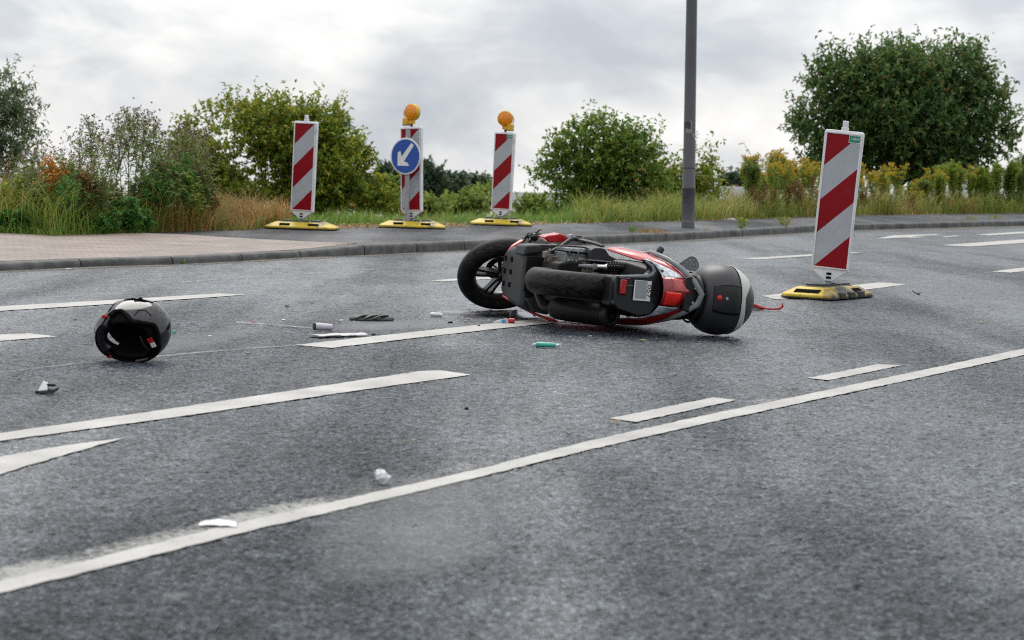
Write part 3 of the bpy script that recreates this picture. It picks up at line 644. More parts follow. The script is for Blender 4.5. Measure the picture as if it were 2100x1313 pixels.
GM_GREEN = leafmat('fresh_grass', [(0, (0.065, 0.149, 0.019)), (.5, (0.116, 0.231, 0.032)), (.9, (0.200, 0.297, 0.046)), (1, (0.462, 0.413, 0.119))], .3)
GM_DRY = leafmat('dry_grass', [(0, (0.196, 0.098, 0.028)), (.4, (0.345, 0.196, 0.061)), (.7, (0.460, 0.310, 0.110)), (.85, (0.149, 0.172, 0.039)), (1, (0.092, 0.138, 0.028))], .3)
GM_MIX = leafmat('yellow_green_grass', [(0, (0.075, 0.133, 0.020)), (.4, (0.156, 0.217, 0.033)), (.75, (0.300, 0.308, 0.066)), (1, (0.425, 0.308, 0.083))], .3)
GM_STRAW = leafmat('cut_straw', [(0, (0.200, 0.100, 0.035)), (.5, (0.360, 0.210, 0.075)), (1, (0.460, 0.330, 0.140))], .15)
def unit(v): return v / np.maximum(np.linalg.norm(v, axis=1, keepdims=True), 1e-9)
def leaves(P, D, size, aspect=0.5, fold=0.16, nrm_up=0.6):
    """one folded diamond per leaf: P base, D axis"""
    n = len(P); D = unit(D); up = rng.normal(size=(n, 3)) * (1 - nrm_up) + np.array([0, 0, nrm_up]); S = unit(np.cross(D, up)); Nn = np.cross(S, D)
    s = size[:, None]; V = np.empty((n, 4, 3))
    V[:, 0] = P; V[:, 1] = P + D * s * .45 + S * s * aspect * .5 + Nn * s * fold; V[:, 2] = P + D * s - Nn * s * fold * .6; V[:, 3] = P + D * s * .45 - S * s * aspect * .5 + Nn * s * fold
    return V.reshape(-1, 3), np.arange(4 * n).reshape(n, 4)
def vnoise(P, f, ph):
    q = P * f + ph
    return (np.sin(q[:, 0] * 1.0 + 1.7 * np.sin(q[:, 1] * .9)) + np.sin(q[:, 1] * 1.3 + 1.5 * np.sin(q[:, 2] * 1.1)) + np.sin(q[:, 2] * 1.2 + 1.6 * np.sin(q[:, 0] * .8))) / 3
def woody(name, label, cat, base, lobes, Y, lm, n_twig, twig_len, leaf, per=12, up=.35, gap=-.25, gf=2.2, group=None, depth=.9, shoots=0, trunk_r=.07, limbs=16, aspect=.55, droop=0.0, bark=None, stems=1):
    """lobes: (px, py, rx, ry) ellipses of the crown in photo pixels at depth Y -> real ellipsoids"""
    s = FPX / Y; root = empty(name, base, label, cat, group); bp_ = np.array(base)
    E = []
    for (px, py, rx, ry) in lobes:
        c = AT(px, py, Y + rng.uniform(-.3, .3) * depth); E.append((np.array(c), np.maximum(np.array([rx / s, max(rx, ry) / s * depth, ry / s]) - .42 * twig_len, .12)))
    vol = np.array([np.prod(r) ** .8 for _, r in E]); vol /= vol.sum()
    k = rng.choice(len(E), size=n_twig * 2, p=vol); u = unit(rng.normal(size=(n_twig * 2, 3))); rad = rng.uniform(0, 1, size=(n_twig * 2, 1)) ** (1 / 2.6)
    C = np.array([E[i][0] for i in k]); Rr = np.array([E[i][1] for i in k]); O = C + u * Rr * rad * .92
    ok = vnoise(O - O.mean(0), gf, rng.uniform(0, 6, 3)) > gap; ok[:20] = True; O, u, k, rad = O[ok][:n_twig], u[ok][:n_twig], k[ok][:n_twig], rad[ok][:n_twig]
    D = unit(u * .8 + np.array([0, 0, up]) + rng.normal(size=O.shape) * .45); Ln = twig_len * rng.uniform(.5, 1.3, size=len(O))
    if shoots:
        m = int(shoots); idx = rng.choice(np.flatnonzero((u[:, 2] > .35) & (rad[:, 0] > .7)), size=m); O = np.vstack([O, O[idx]]); D = np.vstack([D, unit(np.array([0, 0, 1.0]) + rng.normal(size=(m, 3)) * .28)]); Ln = np.concatenate([Ln, twig_len * rng.uniform(1.0, 1.9, size=m)])
    n = len(O); t = rng.uniform(.05, 1, size=(n, per)); bend = rng.normal(size=(n, 1, 3)) * .12
    P = O[:, None] + D[:, None] * (Ln[:, None] * t)[..., None] + bend * (t ** 2)[..., None] * Ln[:, None, None] - np.array([0, 0, 1]) * (droop * t ** 2 * Ln[:, None])[..., None]
    LD = unit((D[:, None] * .55 + rng.normal(size=(n, per, 3)) * .75 + np.array([0, 0, -.15 - droop * .5])).reshape(-1, 3))
    V, F = leaves(P.reshape(-1, 3), LD, leaf * rng.uniform(.6, 1.25, size=n * per), aspect)
    raw('crown', V - bp_, F, lm, root)
    b = MB(); top = np.array(E[0][0]); bv = Vector(base)
    starts = [Vector((rng.uniform(-.15, .15) * (stems > 1), rng.uniform(-.15, .15) * (stems > 1), -.15)) for _ in range(stems)]
    cen = Vector(np.mean([c for c, _ in E], axis=0)) - bv
    forks = []
    for st in starts:
        f = Vector((cen.x * .35 + st.x * 2.2 + rng.uniform(-.1, .1), cen.y * .35 + st.y * 2, max(cen.z * .45, .3))); forks.append(f)
        b.tube([st, st.lerp(f, .5) + Vector(rng.normal(size=3) * .04), f], [trunk_r, trunk_r * .8, trunk_r * .62], 9)
    for j in range(limbs):
        i = int(rng.integers(n)); q = Vector(O[i]) - bv; f = forks[j % len(forks)]; mid = f.lerp(q, .5) + Vector((0, 0, .12 * (q - f).length))
        b.tube([f - Vector((0, 0, .05)), mid, q], [trunk_r * .42, trunk_r * .26, trunk_r * .08], 6)
    for i in rng.choice(n, size=min(n, 160), replace=False):
        q = Vector(O[i]) - bv; b.tube([q - Vector(D[i]) * Ln[i] * .5, q + Vector(D[i]) * Ln[i] * .9], [trunk_r * .09, trunk_r * .03], 4, cap=False)
    b.build('trunk', bark or M_BARK, root); return root
def base_at(px, Y):
    d = ray(px, 440); x = d.x / d.y * Y; return Vector((x, Y, ground_z(x, Y)))
woody('bush', 'large dense bush with yellowing green leaves behind the leftmost footway beacon', 'bush', base_at(570, 36), [(455, 305, 104, 108), (560, 290, 112, 92), (655, 300, 92, 92), (712, 370, 96, 82), (480, 405, 120, 62), (620, 410, 130, 62), (785, 412, 58, 48), (420, 335, 84, 95)], 36, LM_HAZEL, 3600, .32, .074, 17, shoots=150, gap=-.55, trunk_r=.06, stems=4, limbs=26)
woody('bush', 'round green bush left of the lamp post with twiggy top and gaps of sky', 'bush', base_at(1215, 40), [(1220, 314, 98, 80), (1160, 362, 76, 76), (1285, 335, 80, 80), (1325, 385, 60, 60), (1210, 402, 118, 52), (1130, 400, 44, 44), (1180, 432, 90, 40), (1255, 425, 90, 40), (1110, 430, 50, 36)], 40, LM_GREEN, 1900, .32, .074, 17, shoots=110, gap=-.35, trunk_r=.05, stems=4, limbs=22)
woody('bush', 'thin airy shrub with sparse leaves behind the lamp post', 'bush', base_at(1400, 41), [(1362, 328, 50, 70), (1432, 350, 50, 56), (1390, 395, 72, 38), (1450, 340, 24, 36), (1380, 425, 100, 40), (1450, 405, 50, 44)], 41, LM_HAZEL, 640, .34, .085, 11, shoots=60, gap=-.12, trunk_r=.03, stems=5, limbs=18)
woody('tree', 'tall dark green tree rising above the weeds behind the leaning road beacon', 'tree', base_at(1850, 52), [(1850, 255, 150, 85), (1715, 182, 66, 80), (1835, 168, 120, 78), (1890, 192, 90, 74), (1960, 166, 84, 80), (2025, 215, 62, 66), (1680, 262, 72, 52), (1635, 245, 34, 34), (2020, 278, 72, 52), (1760, 300, 100, 50), (1930, 310, 110, 40), (1770, 225, 70, 70), (1750, 340, 120, 34), (1900, 345, 120, 34), (2010, 335, 50, 30), (2075, 285, 28, 24)], 52, LM_DARK, 4800, .52, .135, 13, shoots=260, gap=-.55, gf=1.5, trunk_r=.14, stems=2, limbs=30, aspect=.42)
woody('willow_shrub', 'feathery grey green willow shrub at the left edge of the verge', 'shrub', base_at(10, 31), [(10, 270, 66, 90), (46, 225, 34, 56), (0, 350, 92, 74), (-60, 280, 80, 120), (0, 195, 40, 60), (50, 330, 46, 60)], 31, LM_WILLOW, 700, .36, .10, 15, shoots=60, gap=-.35, trunk_r=.04, stems=4, limbs=20, aspect=.26, droop=.15)
for i, (px, Y, lob) in enumerate([(800, 150, [(795, 372, 20, 26), (805, 395, 34, 30)]), (868, 160, [(872, 372, 44, 34), (845, 385, 30, 26), (895, 392, 36, 28)]), (925, 165, [(925, 384, 34, 26), (930, 402, 44, 24)]), (980, 170, [(978, 388, 38, 22), (1000, 400, 26, 20), (960, 405, 40, 20)]), (1530, 150, [(1500, 384, 24, 18), (1535, 378, 26, 16), (1560, 392, 30, 16)]), (745, 155, [(740, 395, 40, 30)])]):
    lab = ['narrow dark conifer-like tree far off, left of the blue sign', 'tallest far dark tree right behind the blue arrow sign', 'far dark tree between the blue sign and the rightmost lamp beacon', 'low far dark tree just left of the rightmost lamp beacon', 'small far dark tree above the grey roof right of the lamp post', 'far dark tree mostly hidden behind the yellowing bush'][i]
    woody('tree', lab, 'tree', base_at(px, Y), lob, Y, LM_FAR, 420, .9, .42, 10, gap=-.5, gf=.8, group='dark trees far down the valley', trunk_r=.16, limbs=8)
for i, (px, Y, lob) in enumerate([(940, 75, [(930, 428, 34, 20), (965, 420, 44, 22)]), (1020, 80, [(1010, 412, 40, 26), (1045, 425, 34, 22)]), (1085, 70, [(1085, 430, 30, 18), (1110, 436, 26, 14)]), (825, 68, [(790, 430, 44, 20), (845, 432, 50, 20), (885, 430, 40, 18)])]):
    woody('shrub', ['pale green shrub below the far dark trees', 'pale green shrub behind the rightmost lamp beacon', 'low pale shrub between that beacon and the round bush', 'low pale shrub right behind the foot plate below the blue sign'][i], 'shrub', base_at(px, Y), lob, Y, LM_LIGHT, 240, .45, .16, 12, gap=-.4, gf=1.3, group='pale shrubs on the slope', trunk_r=.05, limbs=8, stems=3)
# houses far below the embankment
M_TILE = mat('grey_roof', (0.20, 0.205, 0.22), 0.7, var=(1.5, 0.85, 1.1)); M_BRICK = mat('far_brick', (0.16, 0.07, 0.055), 0.8, var=(3, .8, 1.2)); M_REND = mat('far_render', (0.42, 0.40, 0.38), 0.8)
def house(px, py, Y, wd, label, rz=.4):
    t = AT(px, py, Y); g = ground_z(t.x, t.y); r_ = empty('house', (t.x, t.y, g), label, 'house', rz=rz); H = t.z - g; e_ = H - 1.8; d = 3.4
    b = MB(); b.box((0, 0, e_ / 2 - .5), (wd, 2 * d, e_ + 1)); b.prism([(-wd / 2, -d, e_), (-wd / 2, d, e_), (-wd / 2, 0, H - .05)], (wd, 0, 0)); wl = b.build('wall', M_REND, r_, smooth=False)
    b = MB()
    for sg_ in (-1, 1): b.prism([(-wd / 2 - .3, sg_ * (d + .4), e_ - .2), (-wd / 2 - .3, 0, H), (-wd / 2 - .3, 0, H + .16), (-wd / 2 - .3, sg_ * (d + .4), e_ - .04)], (wd + .6, 0, 0))
    rf = b.build('roof', M_TILE, r_, smooth=False); b = MB(); b.box((wd * .3, .5, H - .1), (.35, .35, .7)); b.build('chimney', M_BRICK, rf, smooth=False)
    for k in (-1, 1):
        b = MB(); b.box((k * wd * .25, -d - .02, e_ * .6), (1.2, .1, 1.3)); b.build('window', M_HOLE, r_, smooth=False)
house(1490, 388, 120, 2.0, 'grey roofed house far below, right of the lamp post', .12)
house(1090, 398, 230, 6, 'pale grey roofed house far off left of the round bush', .3)
# --- herbs: stem, leaves, flower heads
def herb(name, label, cat, h, nb, leaf_len, leaf_n, lm, head=None, head_n=0, head_size=.02, spread=.5, low=.35, stem_m=None, group=None, aspect=.25, lean=0.0, stems=1, leafup=.3, flat=False, brlen=.45):
    root = empty(name, (0, 0, 0), label, cat, group); b = MB(); LP, LD, LS, HP = [], [], [], []
    for s_ in range(stems):
        az = rng.uniform(0, 6.28); l0 = lean + rng.uniform(0, .12) * (1 if stems == 1 else 2.2); hh = h * rng.uniform(.8, 1.0) if s_ else h
        def axis(t): return np.array([math.cos(az) * l0 * hh * t ** 1.6, math.sin(az) * l0 * hh * t ** 1.6, hh * t * (1 - .1 * l0)])
        off = np.array([rng.uniform(-.06, .06), rng.uniform(-.06, .06), 0]) * (stems > 1)
        pts = [axis(t) + off for t in np.linspace(0, 1, 6)]; b.tube(pts, [.006 * (1 - .13 * i) for i in range(6)], 5, cap=False)
        br = [(pts, 1.0)]
        for j in range(nb):
            t0 = rng.uniform(low, .95); a = rng.uniform(0, 6.28); p0 = axis(t0) + off; ln = hh * brlen * (1.15 - t0) * rng.uniform(.7, 1.25) + .05
            dr = np.array([math.cos(a) * spread, math.sin(a) * spread, 1.0]); dr /= np.linalg.norm(dr); cv = np.array([0, 0, .35])
            q = [p0 + (dr * t + cv * t * t * .35) * ln for t in (0, .35, .7, 1)]; b.tube(q, [.0035, .003, .0022, .0015], 4, cap=False); br.append((q, .6))
        for q, wgt in br:
            q = np.array(q)
            m = max(2, int(leaf_n * wgt * rng.uniform(.7, 1.3)))
            for t in rng.uniform(.04 if wgt == 1 else .1, .97, size=m):
                i = min(int(t * (len(q) - 1)), len(q) - 2); f = t * (len(q) - 1) - i; p = q[i] * (1 - f) + q[i + 1] * f; ax = q[i + 1] - q[i]; ax = ax / np.linalg.norm(ax)
                d = rng.normal(size=3); d -= ax * d.dot(ax); d /= np.linalg.norm(d); LP.append(p); LD.append(d + ax * leafup); LS.append(leaf_len * rng.uniform(.5, 1.2) * (1.15 - .5 * p[2] / h))
            if head: HP += [q[-1] + rng.normal(size=3) * head_size * (1.6 if not flat else 1.2) * np.array([1, 1, .4 if flat else 1]) for _ in range(head_n)]
    b.build('stem', stem_m or M_STEM, root, smooth=False)
    V, F = leaves(np.array(LP), np.array(LD), np.array(LS), aspect, .12); raw('foliage', V, F, lm, root)
    if head:
        HP = np.array(HP); k = 7; P = np.repeat(HP, k, axis=0); D = rng.normal(size=P.shape) * .8 + np.array([0, 0, .7 if not flat else .25]); V, F = leaves(P, D, head_size * rng.uniform(.7, 1.3, size=len(P)), .55, .1, .2); raw('blossom', V, F, head, root)
    return root
def on_verge(px, t):                           # a spot t metres behind the footway edge on the sight line of column px
    Y = 22.0
    for _ in range(25):
        d = ray(px, 450); x = d.x / d.y * Y; Y = edge_y(x) + t
    return Vector((x, Y, ground_z(x, Y) - .01)), FPX / Y
def plant_out(protos, spots, hfun, labels, group, seed=0):
    rr = random.Random(seed); used = set()
    for i, (px, t) in enumerate(spots):
        k = rr.randrange(len(protos)) if i >= len(protos) else i; pr, h0 = protos[k]
        o = pr if k not in used else copy_tree(pr); used.add(k)
        p, s = on_verge(px, t); o.location = p; o.rotation_euler = (0, 0, rr.uniform(0, 6.28)); q = hfun(px, p, s) / h0 * rr.uniform(.80, 1.07); o.scale = (q, q, q)
        o['label'] = labels(px, i) ; o['group'] = group
TH = [(herb('thistle', '-', 'thistle', 1.2, 15, .085, 34, LM_THISTLE, LM_HEAD, 3, .020, .75, .22, brlen=.55, lean=.10), 1.2) for _ in range(4)]
TH += [(herb('thistle', '-', 'thistle', 1.0, 13, .08, 38, LM_THISTLE, LM_HEAD, 3, .017, .45, .45), 1.0) for _ in range(2)]
def topline(tab): return lambda px, p, s: max(.15, (CAM_H + (np.interp(px, [0, 2100], [301, 365]) - np.interp(px, *zip(*tab))) / s) - p.z)
th_spots = [(118, .9), (148, 1.2), (178, 1.0), (205, 1.5), (232, 1.1), (262, 1.3), (285, .9), (312, 1.4), (345, 1.1), (372, 1.5), (398, 1.2), (335, 1.9), (95, 1.6), (250, 2.0), (60, .9), (25, 1.2), (410, 1.9), (160, 1.9), (300, 1.7), (325, .9), (355, 1.8), (385, .9), (405, .8), (275, 1.8), (190, 1.7), (135, 1.4), (80, 1.3), (365, 1.0), (340, 1.5), (395, 1.6)]
plant_out(TH, th_spots, topline([(0, 290), (60, 300), (118, 310), (178, 245), (215, 262), (265, 228), (300, 250), (330, 300), (372, 278), (410, 285)]), lambda px, i: 'tall branching thistle with brownish purple seed heads on the left verge', 'thistles on the left verge', 3)
OR = herb('orange_weed', 'orange and red autumn coloured weed among the thistles at the left', 'weed', .75, 12, .07, 22, LM_ORANGE, None, 0, spread=.7, aspect=.4, stem_m=M_DRYSTEM, stems=3)
p, s = on_verge(108, .8); OR.location = p
NE = [(herb('nettle', '-', 'nettle', .5, 4, .105, 40, LM_NETTLE, None, 0, spread=.8, low=.1, aspect=.5, stems=6, leafup=.15), .5) for _ in range(2)]
plant_out(NE, [(262, .12), (230, .2), (290, .25), (205, .12), (248, .5), (40, .2), (12, .15)], topline([(0, 425), (40, 428), (205, 425), (262, 405), (300, 430)]), lambda px, i: 'leafy green nettle at the front of the left verge beside the paved drive', 'nettles at the left verge', 6)
FI = [(herb('leafy_weed', '-', 'weed', .5, 7, .06, 34, m_, None, 0, spread=.6, low=.2, stems=5, aspect=.35), .5) for m_ in (LM_RAG, LM_THISTLE, LM_NETTLE, LM_BROWN)]
plant_out(FI, [(30, .6), (75, .5), (130, .55), (165, .7), (195, .5), (225, .8), (310, .5), (335, .45), (360, .6), (385, .5), (410, .8), (345, 1.0), (60, 1.1), (100, .9), (290, .9), (430, 1.2), (390, 1.3), (150, 1.2), (320, 1.4), (370, 1.6)], topline([(0, 365), (150, 345), (220, 365), (330, 325), (400, 340), (440, 385)]), lambda px, i: 'low leafy weed among the grass at the foot of the left thistles', 'low weeds on the left verge', 12)
RG = [(herb('ragwort', '-', 'ragwort', .95, 9, .085, 60, LM_RAG, LM_GOLD, 6, .022, .45, .5, stems=2, flat=True), .95) for _ in range(3)]
RG += [(herb('ragwort', '-', 'ragwort', .9, 10, .075, 52, LM_RAG, LM_GOLD, 5, .018, .6, .4, stems=3, flat=True), .9) for _ in range(2)]
rr = random.Random(21)
rg_spots = [(px + rr.uniform(-10, 10), t) for px, t in [(1555, 1.1), (1580, 1.5), (1605, 1.0), (1630, 1.4), (1655, 1.0), (1675, 1.6), (1570, 2.2), (1620, 2.3), (1795, 1.0), (1815, 1.5), (1840, 1.1), (1790, 2.0), (1865, 1.6), (1960, 1.8), (1905, 1.3), (1600, 1.8), (1645, 2.0), (1540, 1.6), (1710, 1.3), (1740, 1.6), (1530, 1.2), (1590, .8), (1615, 1.3), (1665, 1.3), (1690, .9), (1705, 1.8), (1725, .9), (1755, 1.1), (1775, 1.4), (1805, .8), (1825, 2.0), (1850, 1.5), (1880, .9), (1895, 1.9), (1920, 1.3), (1940, .8), (1950, 2.2), (1975, 1.7), (1560, 2.6), (1600, 2.8), (1650, 2.7), (1700, 2.6), (1745, 2.4), (1800, 2.6), (1850, 2.5), (1990, 1.2), (2030, 1.8), (2070, 1.7)]]
ttR = [(1530, 335), (1590, 322), (1650, 330), (1690, 345), (1790, 348), (1830, 345), (1880, 375), (1950, 330), (1990, 350), (2100, 330)]
plant_out(RG, rg_spots, topline(ttR), lambda px, i: 'yellow flowering ragwort on the right verge, to the left of the leaning road beacon' if px < 1690 else 'yellow flowering ragwort on the right verge, behind or right of the leaning road beacon', 'ragwort on the right verge', 8)
GR = [(herb('goldenrod', '-', 'goldenrod', 1.0, 4, .10, 120, LM_RAG if k else LM_LIGHT, None, 0, spread=.3, low=.5, stems=7, aspect=.22, leafup=.5), 1.0) for k in range(3)]
gr_spots = [(px + rr.uniform(-8, 8), t) for px, t in [(1905, 1.0), (1925, 1.5), (1948, 1.1), (1970, 1.4), (1995, 1.0), (2015, 1.5), (2035, 1.1), (2058, 1.4), (2078, 1.0), (2098, 1.3), (2115, 1.6), (1890, 1.8), (1880, 1.2), (1935, 2.0), (1985, .7), (1915, .7), (2020, .7), (2045, .6), (2085, .55), (2110, .7), (1550, .9), (1610, 2.8), (2005, 2.0), (2065, 2.1)]]
plant_out(GR, gr_spots, topline(ttR), lambda px, i: 'leafy green goldenrod without flowers on the right verge, at the right edge of the clump' if px > 1800 else 'leafy green goldenrod without flowers at the left end of the ragwort clump', 'goldenrod on the right verge', 9)
BR = [(herb('withered_weed', '-', 'weed', .7, 9, .05, 30, LM_BROWN, None, 0, spread=.45, low=.3, stems=3, aspect=.45, stem_m=M_DRYSTEM), .7) for _ in range(2)]
plant_out(BR, [(1560, .6), (1585, .5), (1612, .65), (1640, .5), (1660, .7), (1540, .8), (1800, .5), (1870, .6), (1770, .7), (1635, .9)], topline([(1530, 385), (1600, 368), (1660, 372), (1800, 395), (1900, 400)]), lambda px, i: 'withered rust brown weed at the foot of the ragwort left of the leaning beacon' if px < 1700 else 'withered rust brown weed on the verge right of the leaning beacon', 'withered weeds on the right verge', 10)
# --- grass: nobody could count it
def grass(name, lab, px0, px1, t0, t1, n, h0, h1, m, lean=.35, width=.004, tpow=1.0, flat=False, clump=.0, patch=None):
    PX = rng.uniform(px0, px1, n); T_ = t0 + (t1 - t0) * rng.uniform(0, 1, n) ** tpow
    # column -> ground: interpolate the footway edge along the columns
    cols = np.linspace(px0, px1, 40); EX, EY = [], []
    for c in cols: p, _ = on_verge(c, 0); EX.append(p.x); EY.append(p.y)
    X0 = np.interp(PX, cols, EX); Yb = np.interp(PX, cols, EY) + T_; X = X0 / np.interp(PX, cols, EY) * Yb
    Z = np.array([ground_z(x_, y_) for x_, y_ in zip(X, Yb)]) - .01
    B = np.stack([X, Yb, Z], 1)
    ok = np.ones(n, bool)
    for q in (p_1, p_2, p_3): ok &= (np.abs(B[:, 0] - q.x) > .46) | (B[:, 1] > q.y + .45)
    if patch: ok &= vnoise(B * np.array([1, .6, 0]), patch[0], patch[2]) > patch[1]
    B = B[ok]; n = len(B)
    Hh = rng.uniform(h0, h1, n) * (1 + clump * vnoise(B, 2.6, 1.3)); az = rng.uniform(0, 6.28, n); ln = np.abs(rng.normal(lean, .25, n))
    if flat:
        B[:, 2] += rng.uniform(0, .05, n); d1_ = np.stack([np.cos(az), np.sin(az) * .6, rng.normal(0, .12, n)], 1); tip_ = B + d1_ * Hh[:, None]; mid_ = B + d1_ * Hh[:, None] * .5 + np.stack([np.zeros(n), np.zeros(n), rng.uniform(0, .05, n)], 1)
    else:
        hz = np.stack([np.cos(az), np.sin(az), np.zeros(n)], 1); upv = np.array([0, 0, 1.0]); mid_ = B + upv * (Hh * .55)[:, None] + hz * (Hh * ln * .22)[:, None]; tip_ = B + upv * (Hh * np.clip(1 - .25 * ln, .5, 1))[:, None] + hz * (Hh * ln * .8)[:, None]
    wz = az + 1.57; S = np.stack([np.cos(wz), np.sin(wz), np.zeros(n)], 1) * (width * rng.uniform(.6, 1.4, n))[:, None]
    V = np.empty((n, 6, 3)); V[:, 0] = B - S; V[:, 1] = B + S; V[:, 2] = mid_ + S * .8; V[:, 3] = mid_ - S * .8; V[:, 4] = tip_ + S * .12; V[:, 5] = tip_ - S * .12
    i = np.arange(n)[:, None] * 6; F = np.concatenate([i + np.array([0, 1, 2, 3]), i + np.array([3, 2, 4, 5])], 1).reshape(-1, 4)
    o = raw(name, V.reshape(-1, 3), F, m); return props(o, lab, 'grass', None, 'stuff')
grass('grass', 'short green grass along the edge of the paved drive', -40, 320, -.05, .5, 2600, .07, .22, GM_GREEN, .8)
grass('grass', 'tall mixed grass among the thistles', -40, 420, .15, 3.2, 5500, .20, .58, GM_MIX, .75, .0035, clump=.55)
grass('grass', 'green grass among the thistles', -40, 460, .05, 2.2, 5200, .12, .42, GM_GREEN, .8, .004, clump=.5, patch=(2.0, -.1, .4))
grass('dry_grass', 'tall dry orange brown grass among the thistles', -40, 400, .2, 2.4, 4200, .18, .62, GM_DRY, .8, .003, clump=.5, patch=(2.4, 0.0, 2.2))
grass('dry_grass', 'dry orange brown grass left of the first footway beacon', 300, 590, .02, 2.6, 6000, .10, .46, GM_DRY, .8, .0035, clump=.55)
grass('grass', 'green grass under the dry grass left of the first footway beacon', 320, 590, .0, 1.4, 1800, .08, .24, GM_GREEN, .8, .004, clump=.5, patch=(3.1, 0, 1.0))
grass('grass', 'green grass strip behind the footway beacons', 540, 1500, .30, 3.0, 15000, .06, .20, GM_GREEN, .6, .004, clump=.6)
grass('straw', 'mown straw lying along the footway edge', 560, 1110, -.15, .45, 6500, .12, .40, GM_STRAW, flat=True, width=.0035)
grass('straw', 'mown straw lying along the footway edge right of the beacons', 1110, 2150, -.15, .35, 3600, .10, .34, GM_STRAW, flat=True, width=.0045)
grass('grass', 'yellow green grass round the lamp post', 1180, 1560, .15, 3.2, 6500, .10, .46, GM_MIX, .8, .0045, clump=.6)
grass('grass', 'fresh green grass round the lamp post', 1150, 1560, .1, 2.6, 4500, .08, .34, GM_GREEN, .7, .0045, clump=.6, patch=(1.7, -.1, 3.0))
grass('grass', 'yellow green grass among the ragwort', 1480, 2160, .1, 3.5, 8000, .15, .58, GM_MIX, .8, .005, clump=.6)
grass('grass', 'fresh green grass among the ragwort', 1480, 2160, .1, 3.0, 5000, .12, .45, GM_GREEN, .8, .005, clump=.6, patch=(1.5, -.1, 1.0))
grass('dry_grass', 'dry grass among the ragwort', 1480, 2160, .05, 2.5, 4500, .12, .60, GM_DRY, .8, .005, clump=.6, patch=(1.6, -.15, 5.0))
grass('grass', 'rough grass on the embankment', 560, 2160, 3.0, 9.0, 6000, .15, .4, GM_MIX, .5, .008)
# long bent grass stalks with seed heads
def stalk(px, t, py_top, dx, label):
    p, s = on_verge(px, t); h = CAM_H + (np.interp(px, [0, 2100], [301, 365]) - py_top) / s - p.z; r_ = empty('grass_stalk', p, label, 'grass stalk', 'long grass stalks'); l_ = dx / s
    pts = [(0, 0, 0), (l_ * .15, 0, h * .45), (l_ * .45, 0, h * .8), (l_ * .8, 0, h * .98), (l_, 0, h * .96)]
    b = MB(); b.tube(pts, [.003, .0027, .0022, .0018, .001], 5); b.build('stem', M_DRYSTEM, r_, smooth=False)
    q = np.array(pts); P = []; 
    for k in range(46): f = rng.uniform(2.6, 4); i = min(int(f), 3); P.append(q[i] * (1 - f + i) + q[i + 1] * (f - i))
    P = np.array(P); D = rng.normal(size=P.shape) * .6 + np.array([np.sign(dx) * .8, 0, -.1]); V, F = leaves(P, D, rng.uniform(.018, .04, len(P)), .25); raw('seed_foliage', V, F, GM_STRAW, r_)
for px, t, pt, dx in [(1560, 1.2, 292, -50), (1548, 1.5, 305, -22), (1352, 1.0, 345, -45), (1330, .9, 368, -30), (1300, .8, 385, 28), (1830, 1.2, 352, -45), (1860, 1.0, 362, -60), (1905, 1.4, 360, 40), (1940, 1.0, 372, -50), (1985, 1.3, 355, 45), (690, .9, 418, 35), (665, .8, 432, 25), (60, 1.0, 300, 12), (30, .9, 330, -14), (345, 1.0, 310, -26)]:
    stalk(px, t, pt, dx, 'long dry grass stalk with seed head on the right verge' if px > 1200 else ('long dry grass stalk with seed head behind the footway beacons' if px > 500 else 'long dry grass stalk with seed head among the thistles'))
# --- small weeds growing in the footway along the kerb
def tuft(px, py, wpx, hpx, m, label, n=160, leafy=False):
    c = G(px, py, .09); s = FPX / c.y; r_ = empty('weed_tuft', c, label, 'weed', 'weeds along the kerb'); W_, H_ = wpx / s / 2, hpx / s
    if leafy:
        P = np.stack([rng.normal(0, W_ * .35, n), rng.normal(0, W_ * .3, n), rng.uniform(0, H_ * .8, n)], 1); D = np.stack([P[:, 0] * 3, P[:, 1] * 3, np.full(n, .12)], 1) + rng.normal(size=(n, 3)) * .12; V, F = leaves(P, D, rng.uniform(.4, 1, n) * H_ * .45, .4)
    else:
        B = np.stack([rng.uniform(-W_, W_, n), rng.normal(0, .07, n), np.zeros(n)], 1); env = np.clip(1 - (np.abs(B[:, 0]) / W_) ** 2, .25, 1); D = np.stack([rng.normal(0, .5, n), rng.normal(0, .4, n), np.ones(n)], 1); V, F = leaves(B, D, env * H_ * rng.uniform(.5, 1.15, n), .07, .05)
    raw('foliage', V, F, m, r_)
tuft(1335, 479, 92, 15, GM_DRY, 'flat reddish yellow grass tuft on the footway left of the lamp post', 340)
tuft(1296, 478, 22, 15, GM_GREEN, 'small green weed at the left end of the reddish grass tuft', 120, True)
tuft(1263, 481, 14, 6, GM_MIX, 'tiny weed on the kerb edge above the fallen scooter', 60, True)
tuft(1523, 469, 26, 24, LM_RAG, 'green leafy weed on the footway right of the lamp post', 110, True)
tuft(1607, 465, 36, 22, GM_MIX, 'straggly yellow green weed on the footway left of the leaning beacon', 120, True)
tuft(1448, 473, 18, 8, GM_MIX, 'low yellow weed on the footway just right of the lamp post', 70, True)
tuft(1990, 452, 42, 12, GM_MIX, 'yellow green tuft on the footway near the right edge', 150)
tuft(2040, 449, 44, 12, GM_MIX, 'brownish green tuft on the footway at the right edge', 150)
tuft(1930, 453, 36, 6, GM_DRY, 'flat dry weed patch on the footway right of the leaning beacon', 110)
